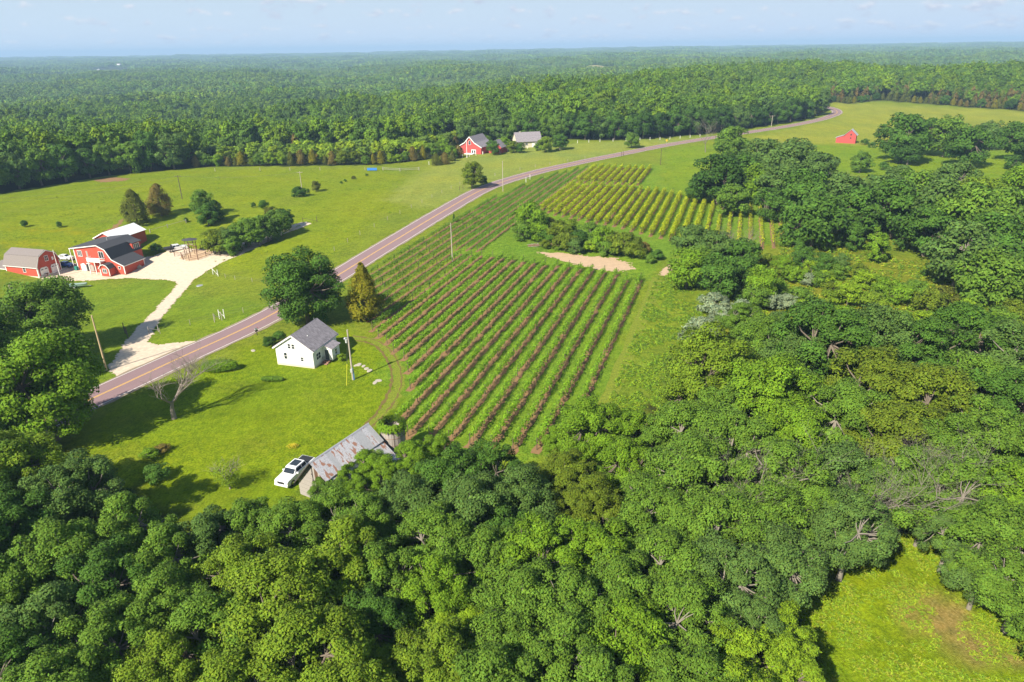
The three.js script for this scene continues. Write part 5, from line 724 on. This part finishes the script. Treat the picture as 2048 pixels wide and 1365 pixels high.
const side = (pts, w) => { const g = new THREE.ExtrudeGeometry(new THREE.Shape(pts.map(([a, b]) => new THREE.Vector2(a, b))), { depth: w - 0.12, bevelEnabled: true, bevelThickness: 0.06, bevelSize: 0.06, bevelSegments: 2 }); g.translate(0, 0, -(w - 0.12) / 2); g.rotateY(-Math.PI / 2); return g; };
function pickup(label, p, turn, paint, o = {}) {
  const t = thing('pickup_truck', label, 'truck', p, turn), w = 1.98;
  mesh('body', side([[-2.85, 0.5], [-2.85, 1.2], [1.0, 1.22], [1.15, 1.2], [2.65, 1.08], [2.82, 0.95], [2.86, 0.5], [2.4, 0.38], [-2.5, 0.38]], w), paint, t);
  const cab = mesh('cab', frustum(1.82, 2.75, 1.46, 1.75, 0.66, 1.2, -0.05, -0.25), paint, t);
  mesh('windscreen', box(1.5, 0.03, 0.85, 0, 1.55, 0.98, 0.62), M.glass, cab); mesh('rear_window', box(1.4, 0.5, 0.03, 0, 1.58, -1.28, 0.34), M.glass, cab);
  for (const s of [-1, 1]) { mesh('side_window', box(0.03, 0.42, 0.95, s * 0.855, 1.56, 0.25, 0, 0, s * 0.26), M.glass, cab); mesh('side_window', box(0.03, 0.42, 0.75, s * 0.855, 1.56, -0.75, 0, 0, s * 0.26), M.glass, cab); mesh('mirror', box(0.22, 0.2, 0.1, s * 1.08, 1.3, 0.85), paint, t); mesh('headlight', box(0.42, 0.2, 0.06, s * 0.74, 0.92, 2.86), M.lamp, t); mesh('tail_light', box(0.14, 0.4, 0.05, s * 0.9, 0.95, -2.9), M.red, t); }
  if (o.roof) mesh('sunroof', box(1.12, 0.03, 1.25, 0, 1.872, -0.3), M.glass, cab);
  mesh('grille', box(1.0, 0.3, 0.06, 0, 0.86, 2.88), M.black, t); mesh('bumper', box(1.95, 0.22, 0.16, 0, 0.52, 2.88), o.bumper ?? paint, t); mesh('licence_plate', box(0.34, 0.17, 0.03, 0, 0.54, 2.98), M.whiteTrim, t);
  if (o.flat) { mesh('flatbed', [box(2.25, 0.14, 2.7, 0, 1.26, -2.2), box(2.2, 0.75, 0.08, 0, 1.65, -1.45), box(0.12, 0.5, 2.6, -1.02, 0.98, -2.2), box(0.12, 0.5, 2.6, 1.02, 0.98, -2.2)], M.black, t); } else mesh('bed_cover', box(1.7, 0.06, 1.55, 0, 1.27, -2.05), M.black, t);
  for (const [x, z] of [[0.86, 1.85], [-0.86, 1.85], [0.86, -1.75], [-0.86, -1.75]]) wheel(t, 0.41, 0.28, x, 0.41, z);
  return t;
}
pickup('white pickup with dark roof panel parked nose out beside the rusty barn', P(592, 953), -0.36, M.carWhite, { roof: true });
pickup('white and black flatbed pickup parked by the timber corral', P(354, 501), Math.PI - 0.95, M.carWhite, { flat: true });
function car(label, p, turn, paint) {
  const t = thing('car', label, 'car', p, turn); mesh('body', side([[-2.2, 0.35], [-2.25, 0.85], [-1.7, 0.95], [1.0, 0.95], [2.05, 0.8], [2.2, 0.6], [2.15, 0.32]], 1.76), paint, t); const cab = mesh('cab', frustum(1.62, 2.7, 1.24, 1.5, 0.5, 0.94, -0.35, -0.45), paint, t);
  mesh('windscreen', box(1.25, 0.03, 0.7, 0, 1.2, 0.63, 0.65), M.glass, cab); mesh('rear_window', box(1.2, 0.03, 0.7, 0, 1.2, -1.48, -0.7), M.glass, cab); for (const s of [-1, 1]) { mesh('side_window', box(0.03, 0.33, 1.5, s * 0.745, 1.2, -0.4, 0, 0, s * 0.36), M.glass, cab); mesh('headlight', box(0.35, 0.14, 0.05, s * 0.6, 0.66, 2.24), M.lamp, t); }
  for (const [x, z] of [[0.78, 1.35], [-0.78, 1.35], [0.78, -1.35], [-0.78, -1.35]]) wheel(t, 0.33, 0.22, x, 0.33, z); return t;
}
car('blue car parked between the red garage and the red barn', P(133, 533), Math.PI * 0.5 - 0.3, M.carBlue);
car('white car half hidden behind the blue car', P(131, 519), Math.PI * 0.5 - 0.2, M.carWhite);
{ // jon boat on a trailer
  const p = P(157, 576), t = thing('boat_trailer', 'pale green aluminium boat on a trailer parked on the grass', 'boat', p, -1.35 + Math.PI);
  const s = new THREE.Shape([[-0.75, 0.75], [-0.55, 0.15], [0.55, 0.15], [0.75, 0.75]].map(([a, b]) => new THREE.Vector2(a, b))), g = new THREE.ExtrudeGeometry(s, { depth: 4.2, bevelEnabled: true, bevelSize: 0.04, bevelThickness: 0.04, bevelSegments: 1 }); const a = g.attributes.position; for (let i = 0; i < a.count; i++) { const z = a.getZ(i), k = z > 3.2 ? lerp(1, 0.55, (z - 3.2) / 1.05) : 1; a.setX(i, a.getX(i) * k); if (z > 3.2) a.setY(i, a.getY(i) + (z - 3.2) * 0.25 * (a.getY(i) < 0.4 ? 1 : 0.2)); } g.computeVertexNormals(); g.translate(0, 0.35, -2.1);
  mesh('hull', g, M.boat, t); mesh('deck', box(1.2, 0.04, 1.2, 0, 1.14, 1.2), M.metal, t); mesh('trailer_frame', [box(0.1, 0.1, 5.2, 0, 0.42, 0.5), box(1.5, 0.1, 0.1, 0, 0.42, -0.8)], M.steel, t); wheel(t, 0.3, 0.18, 0.85, 0.3, -0.8, M.whiteTrim); wheel(t, 0.3, 0.18, -0.85, 0.3, -0.8, M.whiteTrim); mesh('outboard', [box(0.3, 0.6, 0.35, 0, 1.2, -2.4)], M.black, t);
}
{ // ride-on mower by the barn, bin, junk
  const p = P(205, 542), t = thing('ride_on_mower', 'dark blue ride-on mower parked before the red barn entry', 'mower', p, 0.7); mesh('body', [box(0.8, 0.45, 1.1, 0, 0.6, 0.6), box(1.1, 0.18, 1.2, 0, 0.3, -0.2)], M.blueDark, t); mesh('seat', [box(0.5, 0.14, 0.5, 0, 0.72, -0.5), box(0.5, 0.5, 0.12, 0, 1.0, -0.78)], M.black, t); for (const [x, z, r] of [[0.5, 0.8, 0.26], [-0.5, 0.8, 0.26], [0.55, -0.6, 0.36], [-0.55, -0.6, 0.36]]) wheel(t, r, 0.22, x, r, z, M.steel); mesh('steering_wheel', new THREE.TorusGeometry(0.18, 0.025, 6, 16).rotateX(1.1).translate(0, 1.1, 0.05), M.black, t);
  const b = P(153, 541), w = thing('bin', 'teal wheeled bin at the corner of the red barn', 'bin', b); mesh('body', frustum(0.55, 0.6, 0.68, 0.75, 1.0, 0.05, 0, 0), M.teal, w); mesh('lid', box(0.72, 0.07, 0.8, 0, 1.09, 0), M.teal, w);
  const r1 = P(275, 536), rk = thing('boulder', 'rounded pale boulder at the corner of the barn wing', 'boulder', r1), bg = new THREE.IcosahedronGeometry(0.9, 3), ba = bg.attributes.position; for (let i = 0; i < ba.count; i++) { const k = 1 + 0.16 * n2(ba.getX(i) * 1.4, ba.getY(i) * 1.4 + ba.getZ(i)); ba.setXYZ(i, ba.getX(i) * k * 1.4, Math.max(-0.2, ba.getY(i) * k * 0.7 + 0.3), ba.getZ(i) * k); } bg.computeVertexNormals(); mesh('rock', bg, M.stone, rk);
  const st = P(20, 577), s = thing('stump', 'weathered tree stump on the grass below the red garage', 'stump', st); mesh('trunk', [cyl(0.4, 0.28, 1.5, 0, -0.1, 0, 9), bar(V(0, 1.1, 0), V(0.3, 1.7, 0.1), 0.12, 0.05)], M.deadWood, s);
  const bench = P(90, 553), bn = thing('picnic_table', 'dark timber picnic table at the corner of the red garage', 'table', bench, 0.5); mesh('top', box(1.8, 0.07, 0.8, 0, 0.76, 0), M.brownBoards, bn); mesh('seat', box(1.8, 0.06, 0.28, 0, 0.45, 0.7), M.brownBoards, bn); mesh('seat', box(1.8, 0.06, 0.28, 0, 0.45, -0.7), M.brownBoards, bn); for (const x of [-0.65, 0.65]) mesh('leg', [box(0.08, 0.9, 0.1, x, 0.38, 0.35, 0.5), box(0.08, 0.9, 0.1, x, 0.38, -0.35, -0.5), box(0.08, 0.08, 1.5, x, 0.42, 0)], M.brownBoards, bn);
}
{ // timber corral with sign frame and a little lookout roof
  const C = P(394, 510), t = thing('corral', 'small round corral of timber rails beside the flatbed pickup', 'corral', C), n = 11, r = 4.3;
  const at = (k, y) => V(Math.cos(k / n * 6.283) * r, ht(C.x + Math.cos(k / n * 6.283) * r, C.z + Math.sin(k / n * 6.283) * r) - C.y + y, Math.sin(k / n * 6.283) * r);
  for (let k = 0; k < n; k++) { mesh('post', bar(at(k, -0.2), at(k, 1.6), 0.09, 0.08, 6), M.brownBoards, t); if (k !== 3) for (const y of [0.35, 0.8, 1.25]) mesh('rail', bar(at(k, y), at(k + 1, y), 0.055, 0.05, 5), M.rustMetal, t); }
  structure(mesh('corral_floor', sheet(Array.from({ length: 16 }, (_, k) => V(C.x + Math.cos(k / 16 * 6.283) * 4.6, 0, C.z + Math.sin(k / 16 * 6.283) * 4.6)), 0.5, 0.06, 0.4), M.bare, scene));
  const g = P(396, 521), f = thing('gate_frame', 'tall timber gate frame in front of the corral', 'gate frame', g); mesh('post', box(0.16, 4.6, 0.16, 0, 2.2, 0), M.brownBoards, f); mesh('post', box(0.16, 4.6, 0.16, -3.2, 2.2, -2.6), M.brownBoards, f); mesh('beam', bar(V(0, 4.1, 0), V(-3.2, 4.1, -2.6), 0.12, 0.12, 6), M.brownBoards, f);
  const q = P(384, 507), l = thing('lookout', 'dark roofed timber lookout on tall legs above the corral', 'lookout', q); for (const [x, z] of [[-1.4, -1.1], [1.4, -1.1], [-1.4, 1.1], [1.4, 1.1]]) mesh('leg', box(0.12, 4.3, 0.12, x * 0.85, 2.05, z * 0.8), M.brownBoards, l); const rf = new THREE.CylinderGeometry(0.6, 2.3, 0.4, 10); rf.scale(1, 1, 0.8); rf.translate(0, 4.4, 0); mesh('roof', rf, M.darkRoof, l); mesh('brace', [box(2.5, 0.14, 0.1, 0, 3.0, 0.88), box(2.5, 0.14, 0.1, 0, 3.0, -0.88)], M.greyBoards, l);
  const e = P(434, 505), k = thing('farm_cart', 'rusty farm cart with white drum under the lane trees', 'cart', e, 0.5); mesh('frame', [box(3.2, 0.14, 1.6, 0, 0.75, 0), box(0.1, 1.4, 1.6, -1.55, 1.4, 0), box(0.1, 1.4, 1.6, 1.55, 1.4, 0), box(3.2, 0.1, 0.1, 0, 2.05, 0.75), box(3.2, 0.1, 0.1, 0, 2.05, -0.75)], M.rustMetal, k); mesh('drum', cyl(0.35, 0.35, 1.0, -1.0, 0.82, 0.3, 12), M.whiteTrim, k); mesh('drum', cyl(0.35, 0.35, 0.9, 0.7, 0.82, 0, 12), M.rustMetal, k); for (const x of [-1, 1]) for (const z of [-0.8, 0.8]) wheel(k, 0.42, 0.2, x, 0.42, z, M.steel);
  const sb = P(356, 513), sg = thing('hitching_rail', 'low timber hitching rail behind the flatbed pickup', 'rail', sb); mesh('post', box(0.12, 1.4, 0.12, -1.0, 0.6, 0), M.brownBoards, sg); mesh('post', box(0.12, 1.4, 0.12, 1.0, 0.6, 0), M.brownBoards, sg); mesh('rail', box(2.2, 0.1, 0.1, 0, 1.2, 0.12), M.brownBoards, sg); mesh('rail', box(2.2, 0.1, 0.1, 0, 0.75, 0.12), M.brownBoards, sg);
}
// ------------------------------------------------------------------ fences and posts
function fence(name, label, pts, o) {
  const base = pts[0], t = thing(name, label, 'fence', base), seq = []; for (let i = 0; i < pts.length - 1; i++) { const L = pts[i].distanceTo(pts[i + 1]), n = Math.max(1, Math.round(L / o.gap)); for (let k = 0; k < n; k++) seq.push(pts[i].clone().lerp(pts[i + 1], k / n)); } seq.push(pts[pts.length - 1]);
  seq.forEach((q) => { q.y = ht(q.x, q.z); }); const pg = cyl(o.r, o.r, o.h + 0.2, 0, -0.2, 0, 6);
  seq.forEach((q, i) => { const m = mesh('post', pg, o.mat, t); m.position.set(q.x - base.x, q.y - base.y, q.z - base.z); if (i) for (const y of o.rails) mesh(o.rail ? 'rail' : 'wire', bar(V(seq[i - 1].x - base.x, seq[i - 1].y - base.y + y, seq[i - 1].z - base.z), V(q.x - base.x, q.y - base.y + y, q.z - base.z), o.rail ?? 0.012, o.rail ?? 0.012, 4), o.rail ? o.mat : M.wire, t); });
}
const pl = (...a) => a.map(([u, v]) => P(u, v));
fence('post_fence', 'pale post fence along the mown field below the distant red house', pl([858, 330], [890, 322], [925, 316], [965, 309]), { gap: 6, r: 0.10, h: 1.6, rails: [1.3], mat: M.whiteTrim });
fence('post_fence', 'pale post fence in front of the distant grey roofed house', pl([966, 309], [1000, 307], [1030, 300], [1080, 296], [1130, 290]), { gap: 7, r: 0.10, h: 1.5, rails: [1.3], mat: M.whiteTrim });
fence('post_fence', 'pale post fence along the forest edge left of the lone roadside tree', pl([1132, 288], [1200, 284], [1252, 282]), { gap: 7, r: 0.11, h: 1.6, rails: [1.3], mat: M.whiteTrim });
fence('post_fence', 'pale post fence along the forest edge right of the lone roadside tree', pl([1280, 281], [1340, 279], [1400, 274]), { gap: 7, r: 0.11, h: 1.6, rails: [1.3], mat: M.whiteTrim });
fence('board_fence', 'dark rail fence at the edge of the brush beside the blue gate', pl([766, 341], [800, 343], [838, 341]), { gap: 8, r: 0.16, h: 1.5, rails: [0.6, 1.2], rail: 0.07, mat: M.greyBoards });
fence('wire_fence', 'thin wire fence on the verge beyond the road below the hillside', pl([640, 520], [720, 470], [800, 428], [864, 396], [920, 370]), { gap: 8, r: 0.06, h: 1.3, rails: [0.6, 1.1], mat: M.poleWood });
fence('wire_fence', 'thin wire fence along the field edge behind the hillside pole', pl([430, 343], [520, 342], [640, 341], [730, 341]), { gap: 16, r: 0.12, h: 1.4, rails: [0.6, 1.1], mat: M.poleWood });
fence('wire_fence', 'thin wire fence across the grass from the gate to the big oak', pl([414, 548], [470, 560], [540, 570]), { gap: 6, r: 0.05, h: 1.1, rails: [0.6, 1.0], mat: M.poleWood });
fence('wire_fence', 'thin wire fence on the verge above the road between entrance and brace posts', pl([320, 668], [380, 650], [430, 640], [540, 612]), { gap: 7, r: 0.05, h: 1.2, rails: [0.6, 1.1], mat: M.poleWood });
fence('wire_fence', 'thin wire fence beside the road curve opposite the vine rows', pl([990, 352], [1040, 341], [1100, 330], [1170, 318]), { gap: 12, r: 0.09, h: 1.3, rails: [0.6, 1.1], mat: M.poleWood });
fence('board_fence', 'low timber fence on the grass behind the red barn', pl([300, 466], [335, 456], [372, 446]), { gap: 5, r: 0.13, h: 1.2, rails: [0.9], rail: 0.06, mat: M.greyBoards });
{ const a = P(744, 342), t = thing('metal_gate', 'small blue metal gate in the fence at the brush edge', 'gate', a); mesh('gate_frame', [box(4.4, 0.1, 0.08, 0, 1.3, 0), box(4.4, 0.1, 0.08, 0, 0.25, 0), box(0.1, 1.15, 0.08, -2.2, 0.78, 0), box(0.1, 1.15, 0.08, 2.2, 0.78, 0)], M.blue, t); mesh('panel', box(4.2, 0.85, 0.04, 0, 0.78, 0), M.blue, t); }
function brace(label, u0, v0, u1, v1, h, mat) { const a = P(u0, v0), b = P(u1, v1).sub(a), t = thing('brace_posts', label, 'post', a, 0, 'fence brace posts'); mesh('post', cyl(0.09, 0.08, h + 0.2, 0, -0.2, 0, 8), mat, t); mesh('post', cyl(0.09, 0.08, h + 0.2, b.x, b.y - 0.2, b.z, 8), mat, t); mesh('brace', bar(V(0, h * 0.85, 0), V(b.x, b.y + 0.35, b.z), 0.05, 0.05, 6), mat, t); }
brace('pair of pale brace posts on the grass above the road', 429, 645, 444, 641, 1.9, M.poleWood); brace('second pair of pale posts right of the brace posts above the road', 439, 638, 449, 637, 2.0, M.whiteTrim); brace('white braced gate posts on the lane verge below the corral', 426, 549, 436, 553, 1.8, M.whiteTrim);
brace('dark brace posts on the left of the gravel entrance', 250, 668, 256, 678, 2.4, M.darkPole); brace('pale rail brace right of the gravel entrance', 298, 668, 317, 664, 1.5, M.greyBoards); brace('dark brace post at the end of the gravel lane', 606, 446, 634, 444, 1.8, M.darkPole); brace('short dark posts beside the road near the spreading roadside tree', 919, 381, 926, 377, 1.5, M.darkPole); brace('pale posts on the road verge above the vine rows', 1052, 365, 1060, 359, 2.0, M.whiteTrim); brace('dark post on the verge at the top of the vineyard', 1243, 314, 1247, 312, 2.6, M.darkPole); brace('grey board frame under the big oak beside the white house', 586, 648, 596, 640, 2.2, M.greyBoards);
{ const a = P(514, 671), t = thing('mailbox', 'roadside mailbox with newspaper tube on a dark post', 'mailbox', a, 0.9); mesh('post', box(0.12, 1.25, 0.12, 0, 0.55, 0), M.darkPole, t); const g = new THREE.CylinderGeometry(0.16, 0.16, 0.62, 12, 1, false, 0, Math.PI); g.rotateZ(Math.PI / 2); g.rotateX(-Math.PI / 2); g.translate(0, 1.36, 0); mesh('box', [g, box(0.62, 0.2, 0.32, 0, 1.27, 0)], M.metal, t); mesh('paper_tube', box(0.6, 0.18, 0.2, -0.1, 1.0, 0.16), M.black, t); mesh('flag', box(0.03, 0.16, 0.12, 0.2, 1.55, 0.2), M.red, t); }
{ // stepping stones and odds on the lawn
  const rnd = mulberry(4); [[714, 731], [727, 733], [733, 738], [739, 742], [718, 730], [750, 766], [757, 762], [506, 702]].forEach(([u, v], i) => { const p = P(u, v), g = new THREE.CylinderGeometry(0.42, 0.46, 0.1, 9); g.scale(1 + rnd() * 0.5, 1, 0.7 + rnd() * 0.3); g.translate(0, 0.04, 0); const m = mesh('stepping_stone', g, M.stone, scene); m.position.copy(p); m.rotation.y = rnd() * 3; tag(m, i === 7 ? 'flat pale stone alone on the lawn above the rounded bush' : `flat pale stone in the grass right of the grey house pole, ${ordWord(i)} of the scatter`, 'stone', 'stones on the lawn'); });
  const p = P(399, 572), m = mesh('manhole', new THREE.CylinderGeometry(0.8, 0.85, 0.12, 14).translate(0, 0.05, 0), M.steel, scene); m.position.copy(p); tag(m, 'round grey well cover in the grass beside the gravel lane', 'cover');
  // brush pile
  const q = P(1085, 492), t = thing('brush_pile', 'pile of brown and grey cut branches below the thicket', 'brush pile', q), w = [], w2 = []; for (let i = 0; i < 170; i++) { const x = (rnd() - 0.5) * 9, z = (rnd() - 0.5) * 2.2, a = (rnd() - 0.5) * 1.2, l = 0.8 + rnd() * 1.6; (i % 3 ? w : w2).push(bar(V(x, 0.1 + rnd() * 0.7 * (1 - Math.abs(x) / 6), z), V(x + Math.cos(a) * l, 0.1 + rnd() * 0.8 * (1 - Math.abs(x) / 6), z + Math.sin(a) * l), 0.04, 0.02, 4)); } mesh('brown_branches', merge(w), M.rustMetal, t).userData.kind = 'stuff'; mesh('grey_branches', merge(w2), M.greyBoards, t).userData.kind = 'stuff'; t.userData.kind = 'stuff';
  const cp = P(908, 444), cs = thing('columnar_cedar', 'slim dark columnar cedar between the road and the vine rows', 'tree', cp), sh = cedar(77, { r: 0.55, h: heightTo(cp, 429), sprays: 900, leaf: 0.2 }); mesh('trunk', sh.wood, M.barkDark, cs); mesh('crown', sh.crown, LEAF.deep, cs);
  const yr = P(1333, 291), y = thing('road_sign', 'small yellow road sign on the verge of the far curve', 'sign', yr, 0.4); mesh('post', box(0.1, 2.6, 0.1, 0, 1.2, 0), M.steel, y); mesh('plate', box(1.1, 1.1, 0.05, 0, 2.6, 0.08, 0, 0, Math.PI / 4), M.yellowPaint, y);
  const dr = P(585, 895), d = thing('wildflower_patch', 'small clump of yellow flowers on the lawn above the pickup', 'flowers', dr), L = new Leaves(); for (let i = 0; i < 220; i++) { const b = ball(rnd), k = 0.9 * Math.sqrt(rnd()); L.spray(rnd, b[0] * k, 0.1 + Math.abs(b[1]) * 0.35, b[2] * k * 0.8, 0, 1, 0, 0.16, 0.12, leafTone(rnd, 1, 0.3)); } mesh('blooms', L.geo(), leafMat(0.50, 0.42, 0.03, 0.2), d);
}

// specks of houses on the far clearings, and a mast on the skyline
knolls.slice(3).forEach((k, i) => { const p = V(k.x, ht(k.x, k.z), k.z), t = thing('far_house', ['white house speck on the leftmost far clearing', 'white house speck on the far clearing right of the leftmost one', 'white house speck on a far clearing above the hillside woods'][i], 'house', p, 0.4 + i); mesh('wall', prism([[-6, -1], [6, -1], [6, 4], [0, 6.5], [-6, 4]], 16, 0, 0, 8), M.whitePaint, t); mesh('roof', slab(0, 6.6, 6.6, 3.8, 8.5, -8.5), M.whiteRoof, t); mesh('roof', slab(-6.6, 3.8, 0, 6.6, 8.5, -8.5), M.greyRoof, t); });
{ const az = Math.atan((128 - 1024) / 1365 / Math.cos(PITCH)), x = Math.sin(az) * 4200, z = -Math.cos(az) * 4200, t = thing('radio_mast', 'hair thin radio mast standing on the left skyline', 'mast', V(x, ht(x, z), z)); mesh('mast', cyl(1.0, 0.6, 85, 0, 0, 0, 5), M.steel, t); }
renderer.render(scene, camera);
